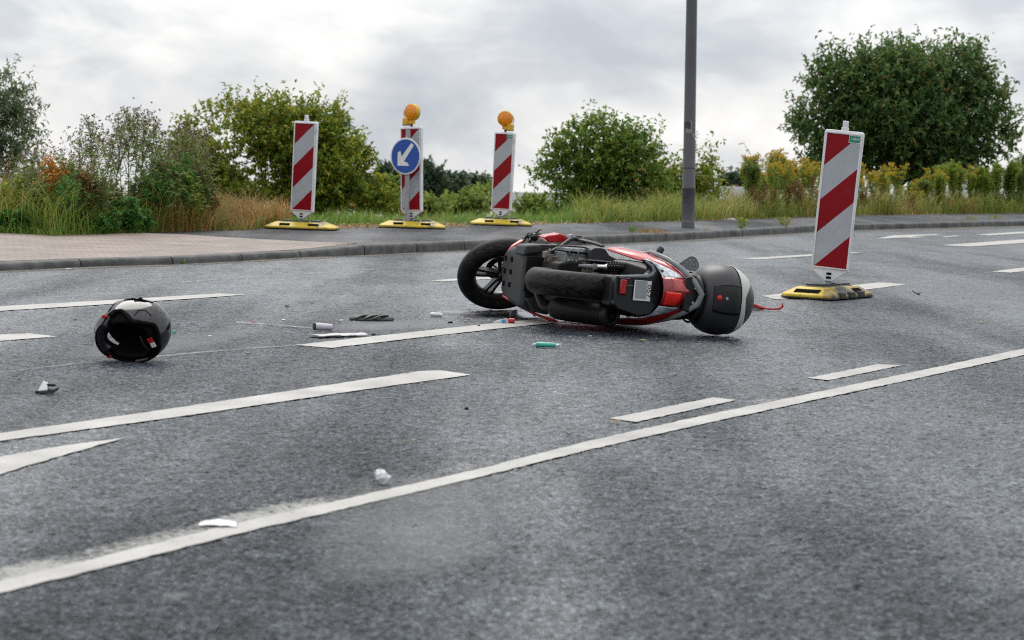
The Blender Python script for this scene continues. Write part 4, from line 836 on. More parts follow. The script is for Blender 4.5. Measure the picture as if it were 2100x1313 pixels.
# ------------------------------------------------------------------ motor scooter lying on its right side
U_ = Vector((.944, .33, -.07)).normalized(); F_ = Vector((-.33, .944, 0)); F_ = (F_ - U_ * F_.dot(U_)).normalized(); L_ = U_.cross(F_)
O_ = G(1178, 582, .245)
SM = Matrix(((F_.x, L_.x, U_.x, 0), (F_.y, L_.y, U_.y, 0), (F_.z, L_.z, U_.z, 0), (0, 0, 0, 1)))
SM.translation = O_ - SM.to_3x3() @ Vector((0, 0, .27))
scoot = empty('motor_scooter', (0, 0, 0), 'red and black motor scooter with top case lying on its side across the lane line', 'motor scooter')
scoot.matrix_world = SM
M_BLK = mat('black_plastic', (0.011, 0.011, 0.012), 0.42, spec=.32, var=(30, 0.75, 1.25), bump=(420, 0.18, 0.002))
M_CASE = mat('case_black_plastic', (0.020, 0.020, 0.023), 0.42, spec=.5, var=(14, 0.85, 1.15), bump=(600, 0.10, 0.001))
M_DGREY = mat('dark_grey_plastic', (0.022, 0.023, 0.025), 0.48, spec=.32, var=(12, 0.75, 1.25), bump=(350, 0.15, 0.002), dirt=(11, (0.10, 0.095, 0.085), 0.60, 0.2))
M_GREYP = mat('grey_plastic', (0.17, 0.18, 0.19), 0.36, var=(12, 0.85, 1.12))
M_REDP = mat('red_paint', (0.44, 0.008, 0.011), 0.25, coat=.4, var=(6, 0.9, 1.08))
M_TYRE = None
M_ENG = mat('engine_cover', (0.135, 0.145, 0.15), 0.42, var=(18, 0.7, 1.25), dirt=(16, (0.03, 0.028, 0.025), 0.56, 0.12))
M_ALU = mat('cast_aluminium', (0.34, 0.325, 0.30), 0.42, metal=.7, var=(30, 0.55, 1.25), dirt=(22, (0.05, 0.045, 0.04), 0.55, 0.15))
M_STEEL = mat('bright_steel', (0.55, 0.55, 0.54), 0.25, metal=1.0, var=(20, 0.75, 1.05))
M_DSTEEL = mat('blackened_steel', (0.007, 0.007, 0.007), 0.5, spec=.18, metal=.2, var=(16, 0.7, 1.5))
M_RIM = mat('black_rim', (0.016, 0.016, 0.017), 0.3, spec=.6)
M_RLENS = mat('backlit_red_lens', (0.95, 0.022, 0.012), 0.06, spec=.7, var=(60, 0.65, 1.25), bump=(130, 0.5, 0.004))  # brightened red, painted for skylight shining through the lens
M_RDEEP = mat('deep_red_lens', (0.22, 0.004, 0.006), 0.06, spec=.7, var=(40, 0.8, 1.2))
M_CLENS = mat('clear_lens', (0.50, 0.55, 0.60), 0.12, spec=.8, var=(45, 0.45, 1.4), bump=(120, 0.5, 0.003))
M_MIRROR = mat('mirror_glass', (0.30, 0.31, 0.32), 0.12, metal=1.0, bump=(160, 0.25, 0.002), var=(90, 0.5, 1.4))  # dark mottling in the colour stands for asphalt reflected in the glass
M_SILV = mat('pale_reflective_band', (0.46, 0.47, 0.43), 0.42, var=(7, 0.86, 1.08), dirt=(10, (0.30, 0.30, 0.27), 0.6, .15))
M_PLATE = mat('plate_white', (0.66, 0.67, 0.67), 0.4, var=(30, 0.9, 1.05)); M_PLATEG = mat('plate_grey', (0.27, 0.29, 0.30), 0.5); M_INK = mat('black_ink', (0.01, 0.01, 0.011), 0.5)
def tyre_mat(name, n_rep, slant):
    m = bpy.data.materials.new(name); m.use_nodes = True; t = m.node_tree; n = t.nodes; l = t.links; bs = n['Principled BSDF']
    uv = n.new('ShaderNodeUVMap'); sp = n.new('ShaderNodeSeparateXYZ'); l.new(uv.outputs[0], sp.inputs[0])
    def mth(op, p, q=None):
        x = n.new('ShaderNodeMath'); x.operation = op
        for i, v in enumerate((p, q)):
            if v is None: continue
            if isinstance(v, (int, float)): x.inputs[i].default_value = v
            else: l.new(v, x.inputs[i])
        return x.outputs[0]
    v = mth('SUBTRACT', sp.outputs[1], .5); av = mth('ABSOLUTE', v)
    bend = mth('MULTIPLY', mth('SINE', mth('MULTIPLY', av, 9.0)), slant)
    a = mth('ABSOLUTE', mth('SUBTRACT', mth('FRACT', mth('ADD', mth('MULTIPLY', sp.outputs[0], float(n_rep)), bend)), .5))
    g1 = mth('MULTIPLY', mth('LESS_THAN', a, .10), mth('MULTIPLY', mth('LESS_THAN', av, .40), mth('GREATER_THAN', av, .03)))
    wz = mth('ABSOLUTE', mth('SUBTRACT', av, mth('ADD', .13, mth('MULTIPLY', mth('SINE', mth('MULTIPLY', sp.outputs[0], 6.2832 * n_rep / 2)), .05))))
    g2 = mth('LESS_THAN', wz, .018)
    g = mth('MAXIMUM', g1, g2)
    tc = n.new('ShaderNodeTexCoord'); ns = n.new('ShaderNodeTexNoise'); ns.inputs['Scale'].default_value = 18; ns.inputs['Detail'].default_value = 6; l.new(tc.outputs['Object'], ns.inputs[0])
    r = n.new('ShaderNodeValToRGB'); l.new(ns.outputs[0], r.inputs[0]); r.color_ramp.elements[0].position = .35; r.color_ramp.elements[0].color = (.009, .009, .0095, 1); r.color_ramp.elements[1].position = .7; r.color_ramp.elements[1].color = (.024, .023, .022, 1)
    mm = n.new('ShaderNodeMixRGB'); l.new(g, mm.inputs[0]); l.new(r.outputs[0], mm.inputs[1]); mm.inputs[2].default_value = (.001, .001, .001, 1); l.new(mm.outputs[0], bs.inputs['Base Color'])
    bs.inputs['Roughness'].default_value = .55; bs.inputs['Specular IOR Level'].default_value = .22; bp = n.new('ShaderNodeBump'); bp.invert = True; bp.inputs['Strength'].default_value = .8; bp.inputs['Distance'].default_value = .006; l.new(g, bp.inputs['Height']); l.new(bp.outputs[0], bs.inputs['Normal'])
    return m
M_TYRE = tyre_mat('rubber_tread', 26, 1.1)
def tyre(name, M, Rr, W_, rim_r, parent, na=72):
    """M maps local Z to the axle"""
    prof = []
    hw = W_ / 2
    for i in range(13):                        # tread arc
        a = -1.15 + 2.3 * i / 12; prof.append((Rr - hw * 1.05 * (1 - math.cos(a)) , hw * math.sin(a) / math.sin(1.15), .1 + .8 * i / 12))
    prof = [(rim_r, -hw * .72, 0), (rim_r + .015, -hw * .9, .03), ((rim_r + prof[0][0]) / 2, -hw * 1.02, .06)] + prof + [((rim_r + prof[-1][0]) / 2, hw * 1.02, .94), (rim_r + .015, hw * .9, .97), (rim_r, hw * .72, 1)]
    vs, fs, uvs = [], [], []
    k = len(prof)
    for i in range(na):
        a = 2 * math.pi * i / na
        for r_, h_, v_ in prof: vs.append(M @ Vector((r_ * math.cos(a), r_ * math.sin(a), h_)))
    for i in range(na):
        for j in range(k - 1):
            fs.append((i * k + j, ((i + 1) % na) * k + j, ((i + 1) % na) * k + j + 1, i * k + j + 1)); uvs += [(i / na, prof[j][2]), ((i + 1) / na, prof[j][2]), ((i + 1) / na, prof[j + 1][2]), (i / na, prof[j + 1][2])]
    me = bpy.data.meshes.new(name); me.from_pydata(vs, [], fs); ul = me.uv_layers.new(name='UVMap')
    for i, q in enumerate(uvs): ul.data[i].uv = q
    me.materials.append(M_TYRE); me.polygons.foreach_set('use_smooth', [True] * len(fs)); o = bpy.data.objects.new(name, me); COL.objects.link(o); o.parent = parent
    bm = bmesh.new(); bm.from_mesh(me); bmesh.ops.recalc_face_normals(bm, faces=bm.faces); bm.to_mesh(me); bm.free()
    return o
def axle(c, d):                                # matrix with local Z along d at c
    q = Vector(d).normalized().to_track_quat('Z', 'X'); return Matrix.Translation(c) @ q.to_matrix().to_4x4()
def wheel(c, d, Rr, W_, rim_r, spokes=5, disc=None):
    M = axle(c, d); b = MB()
    b.lathe([(rim_r + .004, -W_ * .36), (rim_r - .012, -W_ * .34), (rim_r - .022, -W_ * .20), (rim_r - .026, 0), (rim_r - .022, W_ * .20), (rim_r - .012, W_ * .34), (rim_r + .004, W_ * .36), (rim_r + .006, 0)], M, 60, closed=True)
    b.lathe([(.0, -.045), (.022, -.045), (.034, -.035), (.036, .035), (.022, .045), (.0, .045)], M, 24)
    for k in range(spokes):
        a = 2 * math.pi * k / spokes + .62
        for s_ in (-1, 1):
            c0 = Vector((math.cos(a) * .026 - math.sin(a) * s_ * .012, math.sin(a) * .026 + math.cos(a) * s_ * .012, 0)); c1 = Vector((math.cos(a) * (rim_r - .018) - math.sin(a) * s_ * .021, math.sin(a) * (rim_r - .018) + math.cos(a) * s_ * .021, 0))
            t_ = (c1 - c0).normalized(); n_ = Vector((-t_.y, t_.x, 0)); rings = []
            for p, wd, hh in ((c0, .0085, .022), (c0.lerp(c1, .5), .0075, .017), (c1, .0095, .018)):
                rings.append([M @ (p + n_ * sx * wd + Vector((0, 0, sz * hh))) for sx, sz in ((-1, -1), (1, -1), (1, 1), (-1, 1))])
            b.loft(rings)
    w_ = b.build('wheel', M_RIM, scoot, bevel=.002)
    tyre('tyre', M, Rr, W_, rim_r, w_)
    if disc:
        b = MB(); D = M @ Matrix.Translation((0, 0, disc)); b.lathe([(.058, -.002), (.095, -.002), (.095, .002), (.058, .002)], D, 40, closed=True)
        for k in range(6):
            a = 2 * math.pi * k / 6; b.tube([D @ Vector((.03 * math.cos(a), .03 * math.sin(a), 0)), D @ Vector((.062 * math.cos(a + .3), .062 * math.sin(a + .3), 0))], .006, 5)
        dk = b.build('brake_disc', M_DSTEEL, w_)
        b = MB()
        for k in range(18):
            for r_ in (.068, .084):
                a = 2 * math.pi * (k + (.5 if r_ > .07 else 0)) / 18; b.cyl(D @ Vector((r_ * math.cos(a), r_ * math.sin(a), -.0026)), D @ Vector((r_ * math.cos(a), r_ * math.sin(a), .0026)), .0034, n=8)
        b.build('drill_hole', M_ALU, dk, smooth=False)
    return w_
wheel((0, 0, .27), (0, 1, 0), .272, .138, .165)
TH_ = R(50); AX = Vector((math.sin(TH_), math.cos(TH_), 0.06))
wheel((1.25, -.02, .285), AX, .272, .098, .185, disc=.05)
# fork and front mudguard
b = MB()
for s_ in (-1, 1):
    o_ = Vector((1.25, -.02, .285)) + AX * (.072 * s_); b.tube([o_, o_ + Vector((-.05, .0, .17)), o_ + Vector((-.12, .0, .36))], [.018, .024, .024], 10)
b.build('fork', M_DSTEEL, scoot)
# belly / leg shield underside
b = MB(); rings = []
for x_, hw, zb, zt, rr_ in [(1.05, .08, .245, .33, .03), (1.01, .115, .205, .34, .04), (.95, .138, .183, .345, .05), (.84, .160, .166, .35, .05), (.70, .178, .155, .35, .05), (.56, .188, .148, .35, .045), (.47, .19, .145, .34, .04), (.455, .186, .155, .33, .04)]:
    P = []
    for k in range(7): a = math.pi * .5 * k / 6; P.append((hw - rr_ + rr_ * math.sin(a), zb + rr_ - rr_ * math.cos(a)))
    ring_ = [(y_, z_) for y_, z_ in P] + [(hw + .006, zt), (-hw - .006, zt)] + [(-y_, z_) for y_, z_ in P[::-1]]
    rings.append([(x_, y_, z_) for y_, z_ in ring_])
b.loft(rings); bell = b.build('belly_pan', M_DGREY, scoot, ang=50)
for x_, zs in ((.875, .1685), (.735, .156)):
    for y_ in (.085, .012, -.062):
        b = MB(); b.box((x_, y_, zs + .003), (.045, .030, .010)); b.build('slot', M_HOLE, bell, smooth=False, bevel=.004)
b = MB(); b.prism([(.60, .115, .118), (.60, .178, .125), (.60, .19, .22), (.60, .142, .225)], (-.17, .0, 0)); b.build('belly_corner', M_DGREY, bell, bevel=.014, segs=3)
b = MB(); b.prism([(.56, -.12, .15), (.56, -.19, .20), (.56, -.205, .30), (.56, -.14, .32), (.56, -.10, .24)], (-.13, 0, 0)); b.build('belly_corner', M_DGREY, bell, bevel=.014, segs=3)
# dark middle: frame, under-seat bucket, battery space
b = MB(); b.loft([[(x_, y_, z_) for y_, z_ in ((-hw, z0), (hw, z0), (hw * 1.05, (z0 + z1) / 2), (hw, z1), (-hw, z1), (-hw * 1.05, (z0 + z1) / 2))] for x_, hw, z0, z1 in ((.46, .12, .25, .42), (.36, .13, .30, .60), (.20, .145, .46, .76), (-.10, .145, .52, .80), (-.30, .12, .58, .80), (-.42, .08, .64, .80))])
b.build('underseat_bucket', M_BLK, scoot, bevel=.01)
b = MB(); b.box((.44, .02, .20), (.05, .20, .14)); b.tube([(.45, .06, .14), (.44, .065, .235)], .009, 8); b.build('frame', M_DSTEEL, scoot, bevel=.006)
# leg shield, red
b = MB(); rings = []
for z_, hw, x_ in ((.30, .13, 1.02), (.34, .180, 1.01), (.40, .175, 1.0), (.60, .15, .99), (.80, .13, .97), (.92, .09, .94)):
    rings.append([(x_ + .055 * math.cos(q * 1.45), hw * math.sin(q * 1.45) / math.sin(1.45), z_) for q in np.linspace(-1, 1, 11)] + [(x_ - .07, hw * .80 * q, z_) for q in np.linspace(1, -1, 5)])
b.loft(rings); b.build('leg_shield', M_REDP, scoot)
b = MB(); rings = []
for z_, hw, x_ in ((.34, .15, .96), (.60, .14, .95), (.85, .11, .90), (.95, .07, .88)): rings.append([(x_, -hw, z_), (x_, hw, z_), (x_ + .04, hw * 1.05, z_), (x_ + .04, -hw * 1.05, z_)])
b.loft(rings); b.build('inner_shield', M_BLK, scoot, bevel=.012)
# floor board and its red edges
b = MB(); b.loft([[(x_, y_, z_) for y_, z_ in ((-hw, .335), (hw, .335), (hw, .36), (-hw, .36))] for x_, hw in ((.98, .16), (.80, .19), (.60, .20), (.44, .18))]); b.build('floor_board', M_BLK, scoot, bevel=.008)
def strip(name, pts, wds, m, parent=scoot, thick=.008, up=(0, 1, 0)):
    """curved strip: points, half widths in the direction across"""
    b = MB(); rings = []; P = [Vector(p) for p in pts]
    for i, p in enumerate(P):
        t = (P[min(i + 1, len(P) - 1)] - P[max(i - 1, 0)]).normalized(); n_ = Vector(up) - t * t.dot(Vector(up)); n_.normalize(); a = t.cross(n_); rings.append([p + a * wds[i] * sx + n_ * thick * sy for sx, sy in ((-1, -.5), (1, -.5), (1.0, .2), (.6, .55), (-.6, .55), (-1.0, .2))])
    return b.loft(rings) and b.build(name, m, parent, bevel=.002)
strip('side_trim', [(.84, -.135, .165), (.72, -.172, .205), (.60, -.206, .262), (.50, -.226, .312), (.43, -.232, .345)], [.012, .022, .03, .034, .026], M_REDP, thick=.012, up=(0, -1, -.35))
b = MB(); b.prism([(.79, .231, .318), (.79, .246, .35), (.79, .252, .385), (.79, .262, .415), (.79, .252, .470), (.79, .222, .480), (.79, .216, .44), (.79, .205, .362)], (-.10, -.004, 0)); b.build('side_trim', M_REDP, scoot, bevel=.006, segs=3)
strip('side_trim', [(1.02, .205, .325), (1.0, .185, .285), (.99, .158, .245), (.98, .125, .215)], [.014, .018, .016, .008], M_REDP, thick=.010)
# cables and torn bits at the left of the floor
b = MB(); rr = random.Random(5)
for k in range(9):
    p = Vector((.84 + rr.uniform(-.03, .03), .205 + rr.uniform(-.02, .01), .262 + rr.uniform(-.02, .03))); q = p + Vector((rr.uniform(-.03, .03), .03 + rr.uniform(0, .025), .035 + rr.uniform(-.01, .04))); b.tube([p, p.lerp(q, .5) + Vector((0, .012, rr.uniform(-.01, .01))), q], .0045, 6)
b.ball((.84, .222, .318), (.03, .026, .024)); b.tube([(.82, .24, .322), (.82, .262, .33), (.82, .270, .348)], .004, 6); b.build('cable_bundle', M_BLK, scoot)
b = MB(); b.prism([(.66, .235, .44), (.66, .262, .45), (.66, .250, .49), (.66, .246, .53), (.66, .225, .54), (.66, .22, .46)], (-.07, 0, 0)); b.build('footrest', M_GREYP, scoot, bevel=.008)
b = MB(); b.box((.60, .252, .495), (.012, .008, .05)); b.box((.60, .240, .545), (.012, .012, .03)); b.build('footrest_edge', M_BLK, scoot, bevel=.003)
# stand
b = MB(); b.tube([(.30, .150, .222), (.34, .19, .30), (.39, .235, .372), (.41, .24, .40), (.41, .236, .44), (.41, .225, .47)], .0115, 12); b.build('stand', M_BLK, scoot)
# engine: cover box, finned lower case, hoses, bracket
b = MB()
b.loft([[(x_, y_, z_) for x_, y_ in ((.32, .098), (.12, .098), (.12, .166), (.32, .166))] for z_ in (.248, .41)])
b.loft([[(x_, y_, z_) for x_, y_ in ((.31, .166), (.13, .166), (.145, .19), (.295, .19))] for z_ in (.262, .395)])
eng = b.build('engine', M_ENG, scoot, bevel=.007, segs=3)
b = MB(); b.box((.112, .135, .345), (.004, .013, .05)); b.build('badge', M_ALU, eng, smooth=False)
b = MB(); b.box((.20, .172, .33), (.20, .004, .165)); b.build('cover_seam', M_BLK, eng, bevel=.001)
b = MB(); rr = random.Random(9)
b.box((.20, .072, .335), (.18, .05, .16))
for k in range(6): b.box((.108, .075 + .0, .27 + k * .026), (.012, .046, .011))
b.box((.105, .094, .32), (.016, .010, .17)); b.box((.105, .052, .345), (.016, .010, .15))
for k in range(14): c = Vector((.10, rr.uniform(.048, .118), rr.uniform(.25, .42))); b.cyl(c, c + Vector((-.014, 0, 0)), rr.uniform(.004, .009), n=10)
for k in range(3): b.cyl((.10, .10, .262 + k * .022), (.10, .128, .262 + k * .022), .0075, n=10)
lowe = b.build('crankcase', M_ALU, scoot, bevel=.003)
b = MB(); b.tube([(.10, .097, .30), (.06, .10, .35), (.02, .102, .385)], [.011, .011, .013], 8, flat=.8); b.box((.02, .102, .392), (.03, .03, .03)); b.build('bracket', M_GREYP, scoot, bevel=.003)
b = MB(); b.cyl((.30, .12, .205), (.30, .155, .205), .024, n=14); b.box((.30, .12, .222), (.05, .045, .04)); b.tube([(.29, .155, .215), (.29, .168, .225)], .012, 10); b.build('carburettor', mat('tan_metal', (0.21, 0.175, 0.155), 0.5, metal=.3, var=(30, .6, 1.2)), eng, bevel=.004)
b = MB(); b.tube([(.27, .125, .245), (.25, .09, .24), (.25, .055, .232), (.25, .035, .238)], .0045, 7); b.tube([(.27, .13, .235), (.24, .135, .26), (.24, .12, .27)], .005, 7); b.build('hose', mat('hose', (0.16, 0.135, 0.12), 0.6), eng)
b = MB(); b.cyl((.27, .125, .25), (.27, .14, .262), .008, n=10); b.build('copper_nut', mat('copper', (0.32, 0.12, 0.04), 0.35, metal=.8), eng)
b = MB(); b.loft([[(x_, y_, z_) for y_, z_ in ((.03, .20), (.10, .20), (.12, .26), (.12, .34), (.03, .34))] for x_ in (.36, .08)]); b.build('drive_case', M_DSTEEL, scoot, bevel=.012)
b = MB(); rr = random.Random(31)
for k in range(7): z_ = .262 + k * .021; b.box((.128, .108, z_), (.02, .016, .008))
b.build('cooling_fin', M_ALU, eng, bevel=.002)
for k in range(6):
    b = MB(); z_ = .265 + k * .026; b.cyl((.115, .168 - .012 * (k % 2), z_), (.110, .168 - .012 * (k % 2), z_), .0045, n=8); b.build('bolt', M_STEEL, eng)
b = MB(); b.tube([(.12, .03, .27), (.10, .052, .30), (.10, .055, .34), (.11, .05, .385), (.12, .03, .40)], .006, 8); b.build('cable', M_ALU, eng)
b = MB(); b.tube([(.30, .19, .23), (.22, .198, .29), (.14, .20, .36), (.08, .19, .40)], .005, 7); b.tube([(.32, .16, .21), (.28, .13, .20), (.30, .08, .205)], .006, 7); b.build('cable', M_BLK, eng)
# air filter box
b = MB(); fp = [(.135, .372), (.140, .365), (.192, .368), (.206, .385), (.210, .425), (.205, .452), (.185, .468), (.172, .480), (.160, .515), (.150, .538), (.140, .540), (.132, .535)]
b.prism([(.17, y_, z_) for y_, z_ in fp], (-.12, -.004, 0)); af = b.build('air_filter_box', M_DGREY, scoot, bevel=.008, segs=3)
b = MB(); b.box((.11, .1345, .452), (.135, .006, .175)); b.build('box_flange', M_GREYP, af, bevel=.002)
# shock absorber
A0, A1 = Vector((.0, .102, .395)), Vector((-.10, .117, .585)); ax_ = (A1 - A0).normalized()
b = MB(); b.cyl(A0, A0 + ax_ * .05, .013, n=14); b.cyl(A0 + ax_ * .045, A0 + ax_ * .055, .018, n=14); sh = b.build('shock_absorber', M_STEEL, scoot)
b = MB(); s1 = ax_.cross(Vector((1, 0, 0))).normalized(); s2 = ax_.cross(s1); n_t = 10; pts = []
for i in range(n_t * 14 + 1):
    f = i / (n_t * 14); a = 2 * math.pi * n_t * f; pts.append(A0 + ax_ * (.055 + .145 * f) + s1 * (.022 * math.cos(a)) + s2 * (.022 * math.sin(a)))
b.tube(pts, .0046, 6); b.build('spring', M_DSTEEL, sh)
b = MB(); b.cyl(A0 + ax_ * .05, A1, .013, n=12); b.cyl(A1 - ax_ * .012, A1 + ax_ * .004, .025, n=16); b.build('damper', M_BLK, sh)
b = MB(); b.cyl(A1 + Vector((-.02, .0, 0)), A1 + Vector((-.034, .0, 0)), .007, n=10); b.build('bolt', M_STEEL, sh)
# exhaust
b = MB(); m0, m1 = Vector((.23, -.150, .238)), Vector((-.22, -.146, .415)); b.tube([m0, m0.lerp(m1, .06), m0.lerp(m1, .12), m0.lerp(m1, .9), m0.lerp(m1, .97), m1], [.035, .055, .062, .064, .060, .046], 28); ex = b.build('muffler', M_DSTEEL, scoot)
E_ = axle(m1, m1 - m0); b = MB(); b.lathe([(.044, -.03), (.064, -.028), (.066, -.01), (.058, .006), (.042, .010), (.036, .004), (.034, -.02), (.03, -.03)], E_, 32, closed=True); b.cyl(E_ @ Vector((0, 0, -.028)), E_ @ Vector((0, 0, .006)), .015, n=14); b.build('end_cap', M_BLK, ex)
b = MB(); b.tube([(.36, -.02, .16), (.30, -.045, .143), (.26, -.075, .148), (.255, -.14, .178), (.25, -.158, .20), (.235, -.155, .24)], .0135, 12); b.box((.262, -.072, .168), (.012, .022, .04)); b.build('exhaust_pipe', mat('rusty_grey_pipe', (0.075, 0.065, 0.06), 0.5, metal=.4, var=(25, .6, 1.4)), ex)
for p in ((.12, -.21, .285), (-.10, -.212, .37)):
    b = MB(); b.ball(p, .006); b.build('bolt', M_STEEL, ex)
# tail: side panels, seat, grab rail, lights
ZS = [(.36, .205, .222, .54, .60, .72), (.20, .190, .216, .565, .625, .75), (.0, .165, .206, .60, .66, .77), (-.18, .158, .186, .610, .640, .74), (-.32, .140, .160, .625, .652, .74), (-.42, .105, .122, .668, .690, .75), (-.485, .06, .07, .712, .726, .76)]
for s_ in (1, -1):
    b = MB(); rings = []
    for x_, y0, y1, z0, z1, z2 in ZS:
        rings.append([(x_, s_ * yy + .012 * (x_ < -.2), zz) for yy, zz in ((y0 - .012, z0 + .004), (y0, z0), (y0 + (y1 - y0) * .7, z0 + (z1 - z0) * .45), (y1, z1), (y1 - .008, (z1 + z2) / 2), (y1 - .035, z2), (y1 - .05, z2), (y1 - .022, (z1 + z2) / 2), (y1 - .014, z1))])
    b.loft(rings); pn = b.build('side_panel', M_REDP, scoot, sub=1)
    if s_ > 0:
        T_ = Matrix.Translation((.08, .2045, .648)) @ Matrix(((-.98, 0.0, 0.2, 0), (-.10, .45, .89, 0), (.05, .89, -.42, 0), (0, 0, 0, 1)))
        b = MB(); rr = random.Random(2)
        for k in range(7):
            cx_ = .27 - k * .043; yy = float(np.interp(cx_, [-.18, 0, .2, .36], [.19, .206, .216, .222])); zz = float(np.interp(cx_, [-.18, 0, .2, .36], [.68, .66, .625, .60]))
            for dz, hh in ((-.012, .006), (.004, .009)):
                if rr.random() < .8: b.poly([(cx_ + .014, yy + .0025 - abs(dz) * .25, zz + dz - hh / 2), (cx_ - .014, yy + .0012 - abs(dz) * .25, zz + dz + .003 - hh / 2), (cx_ - .010, yy + .0012 - abs(dz) * .2, zz + dz + hh), (cx_ + .017, yy + .0025 - abs(dz) * .2, zz + dz + hh - .003)])
        b.build('decal', M_PLATE, pn, smooth=False)
b = MB(); rings = []
for x_, hw, z0, z1 in ((.42, .10, .70, .74), (.34, .14, .71, .79), (.15, .165, .75, .83), (-.12, .155, .77, .85), (-.30, .135, .78, .87), (-.40, .10, .785, .86), (-.44, .07, .79, .83)):
    rings.append([(x_, hw * q, z) for q, z in ((-1, z0), (1, z0), (1.03, (z0 + z1) / 2), (.75, z1 - .005), (0, z1), (-.75, z1 - .005), (-1.03, (z0 + z1) / 2))])
b.loft(rings); b.build('seat', M_BLK, scoot, sub=1)
# trim below the seat nose at the left
strip('side_cover', [(.46, .236, .42), (.42, .236, .45), (.36, .226, .505), (.33, .212, .548)], [.03, .042, .046, .034], M_DGREY, thick=.014)
strip('side_cover', [(.46, -.22, .40), (.42, -.225, .45), (.36, -.22, .505), (.33, -.21, .548)], [.02, .03, .034, .024], M_DGREY, thick=.012, up=(0, -1, 0))
rail = [(.16, .200, .735), (-.02, .210, .690), (-.20, .198, .668), (-.34, .178, .668), (-.44, .140, .700), (-.52, .080, .745), (-.555, .018, .778), (-.545, -.035, .764), (-.49, -.085, .718), (-.38, -.130, .684), (-.24, -.155, .675), (.0, -.175, .70)]
b = MB(); b.tube(rail, [.008, .011, .013, .014, .016, .018, .019, .018, .015, .012, .011, .010], 10, flat=.7); b.build('grab_rail', M_GREYP, scoot)
b = MB(); b.prism([(-.46, .10, .70), (-.46, .11, .735), (-.46, .06, .77), (-.46, .015, .785), (-.46, -.03, .775), (-.46, -.085, .735), (-.46, -.07, .70)], (-.06, 0, -.005)); tb = b.build('tail_cap', M_BLK, scoot, bevel=.006)
for y_, z_ in ((.045, .752), (-.032, .745)):
    b = MB(); b.ball((-.528, y_, z_), (.008, .009, .010)); b.build('bolt', M_ALU, tb)
# rear light: lens sweeping round the tail
def lens(name, u0, u1, m, k=9, off=0.0, lift=(0., 1.)):
    b = MB(); rings = []
    for u in np.linspace(u0, u1, k):
        au = abs(u); zl = float(np.interp(au, [0, .5, .8, .9, 1.0], [.583, .585, .575, .558, .528])); zh = float(np.interp(au, [0, .3, .6, .75, .88, 1.0], [.738, .728, .682, .640, .585, .536])); x0 = -.478 + .17 * au ** 2.2; ring_ = []
        for j in range(7):
            f = lift[0] + (lift[1] - lift[0]) * j / 6; ring_.append((x0 - .030 * math.sin(math.pi * (.15 + .7 * f)) * (1 - .5 * au) - off - .02 * f, .016 + .157 * u, zl + (zh - zl) * f))
        rings.append(ring_)
    b.loft(rings, cap=False, closed=False); return b.build(name, m, scoot, solid=.006)
tl = lens('tail_light', -.50, .48, M_RDEEP)
b1 = lens('lamp_lens', -.46, .0, M_RLENS, off=.004, lift=(.10, .62)); b1.parent = tl
b2 = lens('lamp_lens', .02, .46, mat('pale_red_lens', (0.36, 0.03, 0.03), 0.06, spec=.7, var=(80, 0.75, 1.2)), off=.004, lift=(.34, .96)); b2.parent = tl
lens('indicator', .48, 1.0, M_CLENS, k=12); lens('indicator', -1.0, -.50, M_CLENS, k=12)
b = MB(); b.ball((-.43, .122, .592), (.012, .009, .009)); b.build('bulb', mat('dark_bulb', (.05, .02, .02), .2, var=(80, .3, 3)), scoot)
# tail lower panel with number plate, reflector and mudguard
out_l = [(.172, .485), (.158, .508), (.138, .526), (.118, .531), (.100, .524), (.088, .503), (.083, .43), (.076, .345), (.060, .338), (-.075, .345), (-.10, .37), (-.128, .49), (-.112, .555), (-.068, .585), (-.02, .60), (.036, .603), (.095, .600), (.130, .578), (.165, .535)]
b = MB(); b.prism([(-.415, y_, z_) for y_, z_ in out_l], (.055, 0, 0)); ml = b.build('mudguard', mat('gloss_black_plastic', (0.012, 0.013, 0.015), 0.25, spec=.45), scoot, bevel=.010, segs=3)
b = MB(); b.tube([(-.425, .164, .497), (-.428, .142, .533), (-.43, .118, .547), (-.43, .098, .538), (-.43, .086, .510), (-.428, .079, .43), (-.426, .073, .352)], [.006, .008, .010, .011, .011, .009, .006], 8); b.build('mudguard_lip', M_GREYP, ml)  # flange in lighter grey, skylight on its top edge painted in
b = MB(); b.loft([[(-.36 + .02 * i, y_, z_) for y_, z_ in ((-.09, .34 + i * .0), (.07, .34), (.07, .58), (-.09, .58))] for i in (0, 3, 6)]); b.build('inner_mudguard', M_BLK, ml, bevel=.01)
b = MB(); b.box((-.427, .0075, .492), (.004, .108, .098)); pt = b.build('number_plate', M_PLATE, scoot, bevel=.004)
b = MB(); b.box((-.4298, .012, .483), (.0012, .094, .066)); b.build('plate_sheet', M_PLATEG, pt, smooth=False)
text_mesh('lettering', '057', .030, M_INK, pt, Matrix.Translation((-.4305, .008, .528)) @ Matrix(((0, 0, -1, 0), (-1.55, 0, 0, 0), (0, 1, 0, 0), (0, 0, 0, 1))))
b = MB(); b.box((-.430, .020, .380), (.012, .078, .034)); rf = b.build('reflector', mat('reflector_red', (0.40, 0.006, 0.008), 0.15, spec=.7, var=(90, .8, 1.15)), scoot, bevel=.005)
b = MB(); b.box((-.426, .020, .380), (.008, .088, .044)); b.build('reflector_frame', M_BLK, rf, bevel=.004)
b = MB(); b.box((-.428, .0655, .385), (.01, .004, .058)); b.build('reflector_hood', M_GREYP, rf, bevel=.0015)
b = MB(); b.box((-.425, .030, .42), (.006, .003, .034)); b.build('plate_rib', M_GREYP, ml, smooth=False)
